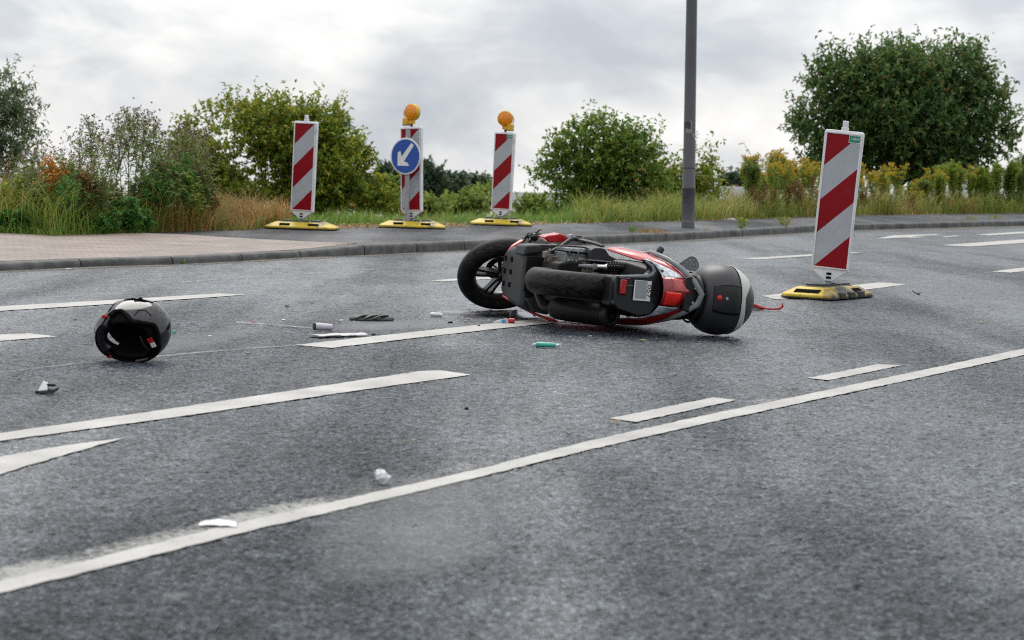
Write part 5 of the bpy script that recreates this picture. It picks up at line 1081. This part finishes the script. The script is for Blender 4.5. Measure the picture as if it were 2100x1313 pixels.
# handlebar, grip, mirror
b = MB(); b.tube([(.92, -.25, .98), (.90, -.05, .99), (.86, .06, .99), (.80, .14, 1.035), (.80, .17, 1.058)], .012, 10); hb = b.build('handlebar', M_BLK, scoot)
b = MB(); b.loft([[(x_, y_ * k, 1.0 + (z_) * k) for y_, z_ in ((-.15, -.06), (.14, -.06), (.15, 0), (.08, .06), (-.08, .06), (-.16, 0))] for x_, k in ((1.0, .6), (.95, .95), (.87, .8))]); b.build('handlebar_cover', M_BLK, hb, bevel=.015)
b = MB(); b.tube([(.80, .150, 1.060), (.80, .180, 1.078), (.80, .208, 1.095)], [.0165, .0175, .0175], 14); b.tube([(.80, .206, 1.094), (.80, .212, 1.0975), (.80, .228, 1.107), (.80, .231, 1.109)], [.021, .021, .019, .014], 14); b.build('grip', M_RUB, hb)
b = MB(); b.box((.80, .152, 1.085), (.03, .02, .05)); b.tube([(.82, .150, 1.06), (.84, .165, 1.015), (.84, .172, 1.0)], .009, 8); b.build('brake_lever', M_BLK, hb, bevel=.005)
def rrect(hy, hz, r_, k=6):
    P = []
    for cy_, cz_, a0 in ((hy - r_, hz - r_, 0), (-hy + r_, hz - r_, 90), (-hy + r_, -hz + r_, 180), (hy - r_, -hz + r_, 270)):
        for i in range(k + 1): a = R(a0 + 90 * i / k); P.append((cy_ + r_ * math.cos(a), cz_ + r_ * math.sin(a)))
    return P
MM = Matrix.Translation((.80, .126, 1.278)) @ Matrix.Rotation(R(-38), 4, 'X')
b = MB(); pr = rrect(.046, .078, .036)
b.loft([[MM @ Vector((x_, y_ * k, z_ * k)) for y_, z_ in pr] for x_, k in ((.03, .5), (.022, .8), (.0, 1.0), (-.008, 1.0), (-.010, .96))]); mr_ = b.build('mirror', M_BLK, scoot)
b = MB(); b.prism([MM @ Vector((-.0112, y_ * .91, z_ * .93)) for y_, z_ in pr], (-.0012, 0, 0)); b.build('mirror_glass', M_MIRROR, mr_, smooth=False)
b = MB(); b.tube([(.86, .06, 1.03), (.84, .085, 1.12), (.82, .10, 1.23)], .006, 8); b.build('mirror_stalk', M_BLK, mr_)
# top case on its carrier plate
CX, CY, AXX, AYY = -.42, -.004, .205, .192
def sup(a, n_=2.3):
    c, s_ = math.cos(a), math.sin(a); return math.copysign(abs(c) ** (2 / n_), c), math.copysign(abs(s_) ** (2 / n_), s_)
PROF = [(z_ + .026, k_) for z_, k_ in [(.770, .50), (.774, .64), (.79, .76), (.815, .875), (.845, .95), (.875, .99), (.90, 1.0), (.93, .985), (.96, .94), (.99, .87), (1.02, .775), (1.05, .65), (1.078, .48), (1.096, .27), (1.101, .02)]]
def kz(z): return float(np.interp(z, [p[0] for p in PROF], [p[1] for p in PROF]))
NA = 48
def cring(z, k, off=0.0): return [(CX + (AXX * k + off) * sup(2 * math.pi * i / NA)[0], CY + (AYY * k + off) * sup(2 * math.pi * i / NA)[1], z) for i in range(NA)]
b = MB(); b.loft([cring(z, k) for z, k in PROF]); case = b.build('top_case', M_CASE, scoot, sub=1)
def patch(name, a0, a1, zl, zh, off, m, n=16, nz=7, parent=None):
    """a piece of the case skin, angle a0..a1 (degrees, 180 = rear), zl/zh functions of angle"""
    b = MB(); rings = []
    for i in range(n + 1):
        a = R(a0 + (a1 - a0) * i / n); c_, s_ = sup(a); ring_ = []
        for j in range(nz + 1):
            z = zl(a) + (zh(a) - zl(a)) * j / nz; k = kz(z); ring_.append((CX + (AXX * k + off) * c_, CY + (AYY * k + off) * s_, z))
        rings.append(ring_)
    b.loft(rings, cap=False, closed=False); return b.build(name, m, parent or case, solid=.003)
wv = lambda a: min(1.0, max(0.0, math.sin(a) - .12) * 2.2)
patch('reflective_band', 62, 275, lambda a: .985 - .004 * math.sin(a), lambda a: 1.012 + .046 * wv(a) + .030 * max(0, -math.sin(a)) ** 1.2, .0035, M_SILV, 40)
patch('lock_panel', 157, 197, lambda a: .83, lambda a: .966, .0030, M_BLK, 12, 8)
for a in (157, 197):
    patch('seam', a - .8, a + .8, lambda q: .832, lambda q: .980, .0045, M_HOLE if a > 160 else M_DGREY, 2, 8)
def on_case(aa, z, off):
    c_, s_ = sup(R(aa)); k = kz(z); return Vector((CX + (AXX * k + off) * c_, CY + (AYY * k + off) * s_, z))
b = MB(); p = on_case(177, .858, .002); b.lathe([(.0, .010), (.008, .0095), (.0145, .006), (.016, 0), (.0, 0)], axle(p, (-1, 0, .05)), 24); b.build('push_button', mat('red_button', (0.50, 0.006, 0.006), .25), case)
b = MB(); p = on_case(177, .893, .002); b.lathe([(.0, .005), (.008, .005), (.009, .003), (.009, 0), (.0, 0)], axle(p, (-1, 0, .05)), 20); b.build('key_lock', M_STEEL, case)
b = MB(); b.poly([on_case(189, 1.068, .003), on_case(189, 1.075, .003), on_case(196, 1.075, .003), on_case(196, 1.068, .003)]); b.build('brand_print', M_GREYP, case, smooth=False)
b = MB(); b.loft([cring(z, k) for z, k in ((.768, .50), (.771, .62), (.791, .66), (.798, .62))]); cp = b.build('carrier_plate', M_BLK, scoot, bevel=.004)
b = MB(); rr = random.Random(8)
for k in range(14):
    a = 2 * math.pi * k / 14; c_, s_ = math.cos(a), math.sin(a); b.tube([(CX + .06 * c_, CY + .055 * s_, .764), (CX + .125 * c_, CY + .115 * s_, .764)], .006, 6)
b.lathe([(.088, .762), (.094, .756), (.10, .762)], Matrix.Translation((CX, CY, 0)), 32, closed=True); b.lathe([(.128, .771), (.134, .763), (.140, .771)], Matrix.Translation((CX, CY, 0)), 32, closed=True); b.build('rib', M_BLK, cp)
b = MB(); b.box((-.42, .012, .765), (.16, .16, .03)); b.build('carrier', M_DSTEEL, cp, bevel=.006)
# ------------------------------------------------------------------ crash helmet lying on its side, neck opening towards the camera
M_HSH = mat('helmet_gloss_black', (0.010, 0.010, 0.012), 0.10, spec=.5)
M_LIN = mat('helmet_lining', (0.005, 0.005, 0.005), 0.9, spec=.06, bump=(90, .5, .003))
M_HRED = mat('red_tab', (0.42, 0.010, 0.010), 0.4); M_TAGW = mat('white_tag', (0.62, 0.64, 0.66), 0.6)
HU = Vector((.14, .88, .40)).normalized(); HF = Vector((-1, 0, -.02)); HF = (HF - HU * HF.dot(HU)).normalized(); HS = HU.cross(HF)
hc = G(269, 744, 0.0) + Vector((0, .10, .134))
hel = empty('motorcycle_helmet', (0, 0, 0), 'glossy black full face helmet with dark lining and red tabs on the road', 'helmet')
HM = Matrix(((HF.x, HS.x, HU.x, hc.x), (HF.y, HS.y, HU.y, hc.y), (HF.z, HS.z, HU.z, hc.z), (0, 0, 0, 1))); hel.matrix_world = HM
def hp(phi, c, sc_=1.0):
    """helmet surface: phi 0 = front, c along the crown axis"""
    k = math.sqrt(max(0, 1 - (c / .15) ** 2)) if c > 0 else 1 - .20 * (c / .12) ** 2
    fr = .158 + (.016 * min(1, max(0, -c / .06))) if math.cos(phi) > 0 else .150
    x_ = fr * math.copysign(abs(math.cos(phi)) ** .9, math.cos(phi)); y_ = .126 * math.copysign(abs(math.sin(phi)) ** .9, math.sin(phi))
    return Vector((x_ * k * sc_, y_ * k * sc_, c * (sc_ if c > 0 else 1)))
def edge_c(phi):                               # wavy lower rim
    a = abs(phi); return float(np.interp(a, [0, .8, 1.12, 1.38, 1.75, 2.1, 2.5, 3.15], [-.122, -.114, -.052, -.050, -.112, -.102, -.074, -.088]))
NPH, NT = 72, 30
def shell_piece(name, keep, m, off=1.0, solid=.016, sub=1, parent=hel):
    b = MB(); V = {}
    def v(i, j):
        i %= NPH
        if (i, j) not in V:
            ph = -math.pi + 2 * math.pi * i / NPH; f = j / NT; e_ = edge_c(ph); c = .1495 - (.1495 - e_) * (f ** .8 if f < 1 else 1); V[i, j] = b.bm.verts.new(hp(ph, c, off))
        return V[i, j]
    for i in range(NPH):
        for j in range(NT):
            ph = -math.pi + 2 * math.pi * (i + .5) / NPH; f = (j + .5) / NT; c = .1495 - (.1495 - edge_c(ph)) * f ** .8
            if keep(abs(ph), c): b._q((v(i, j), v(i, j + 1), v(i + 1, j + 1), v(i + 1, j)))
    o = b.build(name, m, parent, sub=sub); md = o.modifiers.new('solid', 'SOLIDIFY'); md.thickness = solid; md.offset = -1
    return o
up_edge = lambda a: .066 - .035 * (a / 1.05) ** 4
shell = shell_piece('shell', lambda a, c: (a > 1.06) or c > up_edge(a), M_HSH)
chin = shell_piece('chin_bar', lambda a, c: a < 1.12 and c < -.052 - .02 * math.cos(a * 1.4), M_HSH, 1.006, .052)
b = MB(); V = []
for j in range(12):                            # lining: thick padding, open at the neck and the face
    c = -.10 + .215 * j / 11; V.append([hp(ph, c, .84 - .10 * max(0, -c / .1)) * 1.0 for ph in np.linspace(.90, 2 * math.pi - .90, 44)])
b.loft(V, cap=False, closed=False); lin = b.build('lining', M_LIN, hel, solid=.018, sub=1)
b = MB(); b.loft([[hp(ph, c, .88 - .04 * (c - .03) / .1) for ph in np.linspace(-1.15, 1.15, 24)] for c in (.030, .045, .065, .09, .115)], cap=False, closed=False); b.build('brow_pad', M_LIN, lin, solid=.026, sub=1)
b = MB(); b.lathe([(.001, .0), (.75, .0), (.6, .03), (.001, .045)], Matrix.Translation((0, 0, .085)) @ Matrix.Diagonal((.14, .115, 1, 1)), 30); b.build('crown_pad', M_LIN, lin)
b = MB(); pts = [hp(ph, edge_c(ph) + .010, .90) for ph in np.linspace(1.0, 2 * math.pi - 1.0, 44)]; b.tube(pts, [.011] * 44, 10, flat=1.6); b.build('neck_roll', M_LIN, lin)
b = MB(); pts = [hp(ph, edge_c(ph) + .002, .985) for ph in np.linspace(-math.pi, math.pi, 72)]; b.tube(pts, .003, 6, cap=False); b.build('rim_trim', M_LIN, shell)
for s_ in (1, -1):                             # red release tabs where the chin bar meets the shell
    b = MB(); p = hp(s_ * 1.02, -.088, 1.015); q = hp(s_ * .80, -.075, 1.015); b.tube([p, p.lerp(q, .5), q], [.006, .013, .005], 10, flat=.5); b.build('release_tab', M_HRED, hel)
b = MB()
for ph, c0, c1 in ((1.25, .035, .050), (1.55, .020, .052)): b.tube([hp(ph, c0, 1.004), hp(ph + .22, (c0 + c1) / 2, 1.006), hp(ph + .48, c1, 1.004)], [.003, .0055, .003], 6)
b.build('vent', M_HOLE, shell)
b = MB(); b.tube([hp(a_, c_, 1.003) for a_, c_ in ((1.75, -.085), (1.78, -.05), (1.95, -.035), (2.2, -.05))], .0022, 6); b.build('shell_groove', M_HOLE, shell)
b = MB(); b.ball(hp(1.62, .06, 1.002), (.010, .006, .010)); b.build('top_vent', M_HOLE, shell)
T_ = Matrix.Translation((-.105, .004, -.112)) @ Matrix.Rotation(R(-22), 4, 'Z')
b = MB(); b.box((0, .013, 0), (.022, .022, .004), T_); tg = b.build('care_label', M_HRED, lin, smooth=False)
b = MB(); b.box((-.002, -.010, 0), (.020, .022, .004), T_); b.build('label_tail', M_TAGW, tg, smooth=False)
b = MB(); b.tube([(-.055, .03, -.11), (-.07, .0, -.118), (-.085, -.03, -.112)], .005, 6, flat=.4); b.build('chin_strap', M_BLK, lin)
# ------------------------------------------------------------------ things scattered on the road
def ico(name, px, py, label, cat, shape, m, group=None, rz=0.0, parts=()):
    p = G(px, py); o = empty(name, p, label, cat, group, rz)
    b = MB(); shape(b); b.build('body', m, o, bevel=.0008)
    for nm, sh_, mm in parts: b = MB(); sh_(b); b.build(nm, mm, o)
    return o
M_TEAL = mat('teal_plastic', (0.045, 0.36, 0.29), 0.25, spec=.6); M_CLEARP = mat('milky_plastic', (0.62, 0.66, 0.68), 0.25); M_LILAC = mat('lilac_white_plastic', (0.52, 0.49, 0.56), 0.35, var=(30, .9, 1.05))
M_CLOTH = mat('white_gauze', (0.54, 0.53, 0.515), 0.8, var=(60, .85, 1.06), bump=(200, .4, .003)); M_PAPER = mat('white_tissue', (0.70, 0.70, 0.73), 0.85, bump=(70, .5, .006))
M_PAD = mat('black_padding', (0.030, 0.034, 0.032), 0.55, var=(50, .7, 1.4), bump=(220, .3, .002)); M_CHROME = mat('chrome', (0.42, 0.43, 0.43), 0.22, metal=1.0); M_BLUEP = mat('blue_print', (0.10, 0.30, 0.55), .5)
M_LEAF = mat('fallen_leaf', (0.36, 0.25, 0.06), .7, var=(60, .6, 1.3)); M_FLAKE = mat('red_flake', (0.26, 0.03, 0.03), .45)
ico('syringe', 1119, 713, 'teal syringe barrel with white end lying in front of the fallen scooter', 'syringe', lambda b: b.tube([(-.050, .004, .013), (-.045, .004, .013), (.048, -.006, .013)], [.009, .0125, .0125], 14), M_TEAL,
    parts=(('plunger', lambda b: (b.tube([(.048, -.006, .013), (.066, -.008, .013)], .0085, 10), b.box((.070, -.0085, .013), (.006, .016, .022))), M_CLEARP), ('nozzle', lambda b: b.tube([(-.050, .004, .013), (-.056, .004, .013), (-.064, .005, .012)], [.008, .005, .003], 8), M_CLEARP), ('grip_ring', lambda b: b.tube([(-.046, .004, .013), (-.034, .003, .013)], .0134, 12), M_TEAL)))
ico('gauze_roll', 661, 678, 'pale lilac roll with a dark end lying on the road between helmet and scooter', 'roll', lambda b: b.tube([(-.038, -.01, .021), (.045, .03, .016)], [.0195, .0165], 18), M_LILAC, parts=(('end_cap', lambda b: b.tube([(-.043, -.0125, .0213), (-.038, -.01, .021)], [.0175, .0198], 18), M_RUB), ('rim', lambda b: b.tube([(-.036, -.009, .0208), (-.034, -.008, .0207)], .0203, 18), M_CLEARP)))
def ribbon(b, pts, w_, jag=.003, seed=1):
    rr = random.Random(seed); rings = []
    P = [Vector(p) for p in pts]
    for i, p in enumerate(P):
        t = (P[min(i + 1, len(P) - 1)] - P[max(i - 1, 0)]).normalized(); n_ = Vector((-t.y, t.x, 0)).normalized() * w_ * rr.uniform(.75, 1.2); rings.append([p - n_ + Vector((0, 0, rr.uniform(0, .008))), p + Vector((0, 0, .012 + rr.uniform(-.003, .004))), p + n_ + Vector((0, 0, rr.uniform(0, .006)))])
    b.loft(rings, cap=False, closed=False)
o = empty('bandage_strip', G(692, 692), 'crumpled white bandage strip lying beside the lane dash left of the scooter', 'bandage')
b = MB(); ribbon(b, [(-.115 + .0235 * i, -.05 + .20 * (i / 10) ** .8 + .012 * math.sin(i * 1.9), .004) for i in range(11)], .05, seed=7); b.build('body', M_CLOTH, o, solid=.004, sub=1)
ico('plastic_tube', 894, 650, 'small white plastic tube lying on the road left of the front wheel', 'tube', lambda b: b.tube([(-.034, 0, .012), (-.028, 0, .013), (.022, .0, .012), (.036, .0, .009)], [.007, .012, .012, .011], 12), M_CLEARP)
o = ico('squeezed_tube', 1035, 663, 'squeezed white and blue tube with bright red cap at the front wheel', 'tube', lambda b: b.loft([[(-.062, -.02, .002), (-.062, .02, .002), (-.062, .02, .004), (-.062, -.02, .004)], [(-.035, -.016, .002), (-.035, .016, .002), (-.035, .014, .016), (-.035, -.014, .016)], [(.008, -.013, .002), (.008, .013, .002), (.008, .013, .026), (.008, -.013, .026)], [(.020, -.008, .006), (.020, .008, .006), (.020, .008, .022), (.020, -.008, .022)]]), M_CLEARP,
    parts=(('cap', lambda b: b.tube([(.020, 0, .014), (.024, 0, .014), (.055, -.002, .014)], [.012, .0145, .0145], 14), M_HRED), ('print', lambda b: b.box((-.006, -.0150, .013), (.022, .002, .018)), M_BLUEP)))
# padded glove-like piece
o = empty('padded_glove', G(762, 657), 'flat black padded glove lying on the road between helmet and scooter', 'glove')
b = MB(); rings = []
for i in range(15):
    u = i / 14; x_ = -.125 + .25 * u; env = math.sin(math.pi * min(1, max(.0, .06 + .9 * u))) ** .5; hh = (.012 + .020 * env) * (1 - .35 * abs(math.cos(u * 9.5)) ** 6); wd = .055 * env + .008
    rings.append([(x_, wd * math.cos(a) + .02 * u, .002 + max(0, hh * math.sin(a)) if math.sin(a) > 0 else .001) for a in np.linspace(0, 2 * math.pi, 16, endpoint=False)])
b.loft(rings); pg = b.build('palm', M_PAD, o, sub=1)
for k, (dx, dy) in enumerate(((.0, .0), (.045, -.004), (-.05, .004))):
    b = MB(); b.tube([(dx - .035, -.05 + dy, .012), (dx, -.035 + dy, .026), (dx + .045, .01 + dy, .030)], [.006, .011, .007], 8, flat=.6); b.build('finger', M_PAD, o)
def chunk(name, px, py, size, m, label, cat, seed, group=None, flat=.5, m2=None, part='edge'):
    rr = random.Random(seed); o = empty(name, G(px, py), label, cat, group, rr.uniform(0, 3)); b = MB(); P = []
    n_ = rr.randint(5, 7)
    for i in range(n_): a = 2 * math.pi * i / n_; r_ = size * rr.uniform(.5, 1.0); P.append((r_ * math.cos(a), r_ * math.sin(a)))
    h = size * flat; b.loft([[(x_, y_, .0008) for x_, y_ in P], [(x_ * .9 + rr.uniform(-.1, .1) * size, y_ * .8, h * rr.uniform(.6, 1)) for x_, y_ in P]]); b.build('body', m, o, bevel=size * .06)
    return o
chunk('black_fragment', 922, 663, .022, M_BLK, 'small black plastic chip on the road just left of the front wheel', 'fragment', 2, flat=.55)
chunk('black_fragment', 589, 629, .020, M_BLK, 'tiny dark chip on the road farther back, between helmet and glove', 'fragment', 3)
chunk('black_fragment', 519, 661, .014, M_FLAKE, 'tiny dark red chip at the pale streak right of the helmet', 'fragment', 4)
chunk('black_fragment', 765, 687, .018, M_BLK, 'small black chip on the edge of the lane dash below the glove', 'fragment', 6)
chunk('black_fragment', 957, 839, .010, M_BLK, 'tiny black chip on the road below the scooter, right of the long dash', 'fragment', 7, flat=.8)
chunk('black_fragment', 155, 656, .012, M_BLK, 'tiny black chip on the road left of the helmet', 'fragment', 8)
chunk('black_fragment', 982, 669, .010, M_BLK, 'tiny black chip on the lane dash left of the red capped tube', 'fragment', 9, flat=.7)
chunk('black_fragment', 1560, 668, .010, M_BLK, 'tiny black chip on the road right of the top case', 'fragment', 10)
chunk('black_fragment', 640, 623, .009, M_BLK, 'tiny black chip on the road above the gauze roll', 'fragment', 12)
chunk('red_fragment', 962, 654, .026, M_FLAKE, 'flat dull red flake on the road left of the front wheel', 'fragment', 14, flat=.06)
chunk('red_fragment', 714, 663, .016, M_FLAKE, 'flat dull red flake on the road left of the glove', 'fragment', 15, flat=.08)
chunk('red_fragment', 839, 669, .012, mat('dark_red', (.12, .008, .01), .4), 'dark red chip on the road right of the glove', 'fragment', 16, flat=.5)
chunk('white_fragment', 1138, 805, .013, M_TAGW, 'tiny white chip on the road below the syringe', 'fragment', 17, flat=.25)
chunk('white_fragment', 700, 659, .012, M_CLEARP, 'small white plastic ring piece left of the glove', 'fragment', 18, flat=.9)
chunk('white_fragment', 1090, 664, .030, M_CLEARP, 'flat white wrapper scrap on the lane dash under the scooter', 'fragment', 19, flat=.08)
chunk('white_fragment', 582, 656, .014, M_CLEARP, 'tiny white scrap above the pale streak right of the helmet', 'fragment', 21, flat=.2)
chunk('teal_cap', 356, 684, .014, M_TEAL, 'small teal cap lying just right of the helmet', 'cap', 20, flat=1.2)
chunk('grey_cap', 1052, 648, .034, mat('grey_rubber', (0.055, 0.06, 0.07), .4), 'small dark grey rubber cap on the road under the front wheel', 'cap', 22, flat=1.2)
rr_ = random.Random(77)
for k, (px, py, mm, lb) in enumerate([(1108, 659, 'w', 'white paper scrap on the lane dash nearest the belly pan'), (1003, 657, 'w', 'grey white film scrap left of the squeezed tube'), (740, 650, 'w', 'tiny white bit just above the glove'), (605, 671, 'w', 'tiny white bit at the right end of the pale streak'), (820, 640, 'k', 'tiny black bit above and right of the glove'), (1015, 640, 'k', 'tiny black bit under the front tyre'), (548, 665, 'r', 'small red bit lying in the pale streak'), (1096, 648, 'k', 'tiny black bit between front tyre and belly pan'), (872, 655, 'w', 'tiny white bit left of the plastic tube'), (430, 690, 'w', 'tiny pale bit on the road right of the teal cap'), (1210, 690, 'w', 'tiny pale grain in front of the muffler'), (1640, 560, 'k', 'tiny dark bit on the road left of the leaning beacon')]):
    chunk('small_fragment', px, py, rr_.uniform(.008, .014) * (1.6 if k < 2 else 1), {'w': M_CLEARP, 'k': M_BLK, 'r': M_FLAKE}[mm], lb, 'fragment', 50 + k, flat=.12 if k < 2 else .4)
# curved black sliver, chrome bracket shard, red fairing shard, black strip
o = empty('black_sliver', G(507, 727), 'small curved black sliver with white edge on the road right of the helmet', 'fragment')
b = MB(); b.tube([(-.012, .0, .016), (-.006, 0, .006), (.006, 0, .004), (.016, 0, .006)], [.002, .005, .005, .003], 8, flat=.5); b.build('body', M_BLK, o); b = MB(); b.tube([(-.012, -.003, .017), (-.004, -.004, .008), (.008, -.004, .009)], .002, 6); b.build('bright_edge', M_TAGW, o)
o = empty('bracket_shard', G(95, 807), 'broken bright metal bracket with black plastic tail lying left of the helmet', 'fragment')
b = MB(); b.loft([[(-.030, -.01, .003), (.008, -.012, .004), (.008, .012, .010), (-.026, .014, .010)], [(-.030, -.012, .010), (.006, -.014, .016), (.004, .016, .040), (-.018, .016, .044)]]); b.build('bracket', M_CHROME, o, bevel=.003)
b = MB(); b.prism([(.006, -.014, .002), (.026, -.012, .002), (.042, -.008, .012), (.048, -.006, .024), (.040, -.006, .022), (.026, -.008, .014), (.008, -.010, .016)], (0, .018, .003)); b.box((.016, .008, .030), (.032, .01, .010)); b.box((-.006, 0, .003), (.066, .03, .005)); b.build('plastic_tail', M_BLK, o, bevel=.002)
b = MB(); b.tube([(-.036, -.012, .008), (-.028, -.012, .006)], .005, 8); b.build('pin', M_BLK, o)
o = empty('fairing_shard', G(1580, 637), 'long bent red plastic shard on the road right of the top case', 'fragment')
b = MB(); pts = [(-.115, .03, .028), (-.075, .02, .018), (-.03, .01, .010), (.02, .0, .009), (.06, -.005, .014), (.078, -.006, .030), (.074, -.006, .052)]
ribw = [.016, .013, .008, .007, .010, .009, .002]; rings = []
for i, p in enumerate(pts):
    p = Vector(p); t = (Vector(pts[min(i + 1, 6)]) - Vector(pts[max(i - 1, 0)])).normalized(); n_ = Vector((-t.z, 0, t.x)); rings.append([p + n_ * ribw[i], p + Vector((0, .012, 0)), p - n_ * ribw[i] * .8, p - Vector((0, .004, 0))])
b.loft(rings); b.build('body', M_REDP, o, bevel=.0015); b = MB(); b.loft([[(-.12, -.01, .002), (-.12, .03, .002), (-.12, .02, .022)], [(-.06, .0, .001), (-.06, .03, .001), (-.07, .02, .014)], [(-.04, .008, .0), (-.04, .02, .0), (-.045, .014, .006)]]); b.build('black_backing', M_BLK, o)
o = empty('rubber_scrap', G(1881, 604), 'torn black rubber scrap on the road right of the leaning beacon', 'fragment')
b = MB(); b.tube([(-.035, .02, .028), (-.02, .01, .014), (.0, .0, .006), (.018, -.005, .012), (.032, -.005, .016)], [.004, .008, .009, .007, .003], 8, flat=.6); b.tube([(.0, .0, .006), (.012, -.02, .003)], .006, 6); b.build('body', M_RUB, o)
# tissues on the edge line
def tissue(px, py, wx, hy, hz, seed, label):
    rr = random.Random(seed); o = empty('paper_tissue', G(px, py), label, 'tissue'); n_ = 9; b = MB(); rows_ = []
    for j in range(n_):
        row = []
        for i in range(n_):
            u, v = i / (n_ - 1) - .5, j / (n_ - 1) - .5; e_ = 1 - (abs(u) + abs(v)) * .9
            row.append((u * wx * (1 - .35 * v) + rr.uniform(-.04, .04) * wx, v * hy + rr.uniform(-.06, .06) * hy, .002 + hz * max(0, e_) * rr.uniform(.45, 1.0) * (1.2 if (i + j) % 3 == 0 else .8)))
        rows_.append(row)
    b.loft(rows_, cap=False, closed=False); b.build('body', M_PAPER, o, solid=.0012, sub=1)
o = empty('paper_tissue', G(783, 993), 'crumpled white tissue standing beside the long edge line', 'tissue'); b = MB(); rr = random.Random(12); b.ball((0, 0, .018), (.021, .018, .020), nu=9, nv=6)
for v in b.bm.verts: v.co = Vector((v.co.x * rr.uniform(.75, 1.25) - .25 * (v.co.z - .018), v.co.y * rr.uniform(.7, 1.25), max(.001, v.co.z * rr.uniform(.85, 1.2))))
b.build('body', M_PAPER, o, smooth=False)
tissue(449, 1077, .085, .075, .014, 5, 'flattened white tissue lying on the long edge line, nearest the camera')
# fallen leaves and litter along the kerb
for i, (px, py, sz, lb) in enumerate([(1318, 700, .026, 'small yellow leaf on the road in front of the scooter'), (1244, 713, .018, 'pale leaf scrap on the road right of the syringe'), (1262, 868, .022, 'yellow brown leaf at the left end of a short dash'), (2015, 663, .028, 'brown leaf on the road near the right edge'), (851, 906, .014, 'small yellow leaf on the road right of the long dash'), (1345, 696, .016, 'tiny yellow leaf right below the scooter tail'), (2000, 690, .016, 'tiny brown leaf on the road above the edge line at right'), (1655, 662, .014, 'tiny leaf scrap on the road below the leaning beacon')]):
    rr = random.Random(i); o = empty('fallen_leaf', G(px, py), lb, 'leaf', 'fallen leaves', rr.uniform(0, 3)); b = MB(); P = [(-1, 0), (-.5, .4), (.1, .5), (1, .05), (.3, -.45), (-.4, -.4)]
    b.loft([[(x_ * sz, y_ * sz, .002 + .3 * sz * abs(y_) + rr.uniform(0, .15) * sz) for x_, y_ in P], [(x_ * sz * .98, y_ * sz * .98, .0032 + .3 * sz * abs(y_) + .1 * sz) for x_, y_ in P]]); b.build('blade', M_LEAF, o, smooth=False)
o = empty('wrapper', G(356, 541), 'small pink and white wrapper in the gutter at the dropped kerb', 'wrapper')
b = MB(); b.ball((0, 0, .016), (.022, .018, .018), nu=9, nv=6); b.build('body', mat('pink_foil', (0.50, 0.30, 0.30), .4, var=(60, .5, 1.3)), o, smooth=False); b = MB(); b.box((.006, -.017, .020), (.010, .004, .016)); b.build('red_print', M_HRED, o, smooth=False)
for px, py, w_, h_, lb in ((372, 541, 22, 12, 'tiny green sprout in the gutter beside the pink wrapper'), (547, 534, 30, 5, 'dry yellow weeds in the gutter at the right end of the dropped kerb'), (1290, 498, 26, 6, 'thin green weeds in the gutter behind the scooter'), (1700, 474, 20, 5, 'thin weeds in the gutter right behind the leaning beacon')):
    c = G(px, py); s = FPX / c.y; r_ = empty('gutter_weed', c, lb, 'weed'); n_ = 40; W_, H_ = w_ / s / 2, h_ / s; B = np.stack([rng.uniform(-W_, W_, n_), rng.normal(0, .015, n_), np.zeros(n_)], 1); D = np.stack([rng.normal(0, .8, n_), rng.normal(0, .3, n_), np.ones(n_)], 1); Vv, Fv = leaves(B, D, H_ * rng.uniform(.5, 1.2, n_), .12, .05); raw('foliage', Vv, Fv, GM_GREEN if w_ < 27 else GM_DRY, r_)
chunk('white_fragment', 141, 551, .03, M_TAGW, 'flat white scrap in the gutter at the left end of the kerb', 'fragment', 31, flat=.1)
chunk('white_fragment', 862, 448 + 80, .012, M_TAGW, 'tiny white scrap on the road near the kerb above the front wheel', 'fragment', 32, flat=.2)
bp_, s_b = on_verge(1498, .05); o = empty('plastic_bag', bp_, 'crumpled white plastic bag in the grass right of the lamp post', 'bag')
b = MB(); rr = random.Random(6); b.ball((0, 0, .04), (.12, .07, .055), nu=14, nv=8); 
for v in b.bm.verts: v.co += Vector((rr.uniform(-.015, .015), rr.uniform(-.012, .012), rr.uniform(-.012, .012)))
b.build('body', mat('bag_plastic', (0.55, 0.54, 0.50), .5, var=(20, .7, 1.1)), o)
b = MB(); b.tube([(.10, 0, .05), (.16, 0, .06), (.22, .0, .02)], [.02, .028, .008], 7, flat=.4); b.build('handle', MATS['bag_plastic'], o)
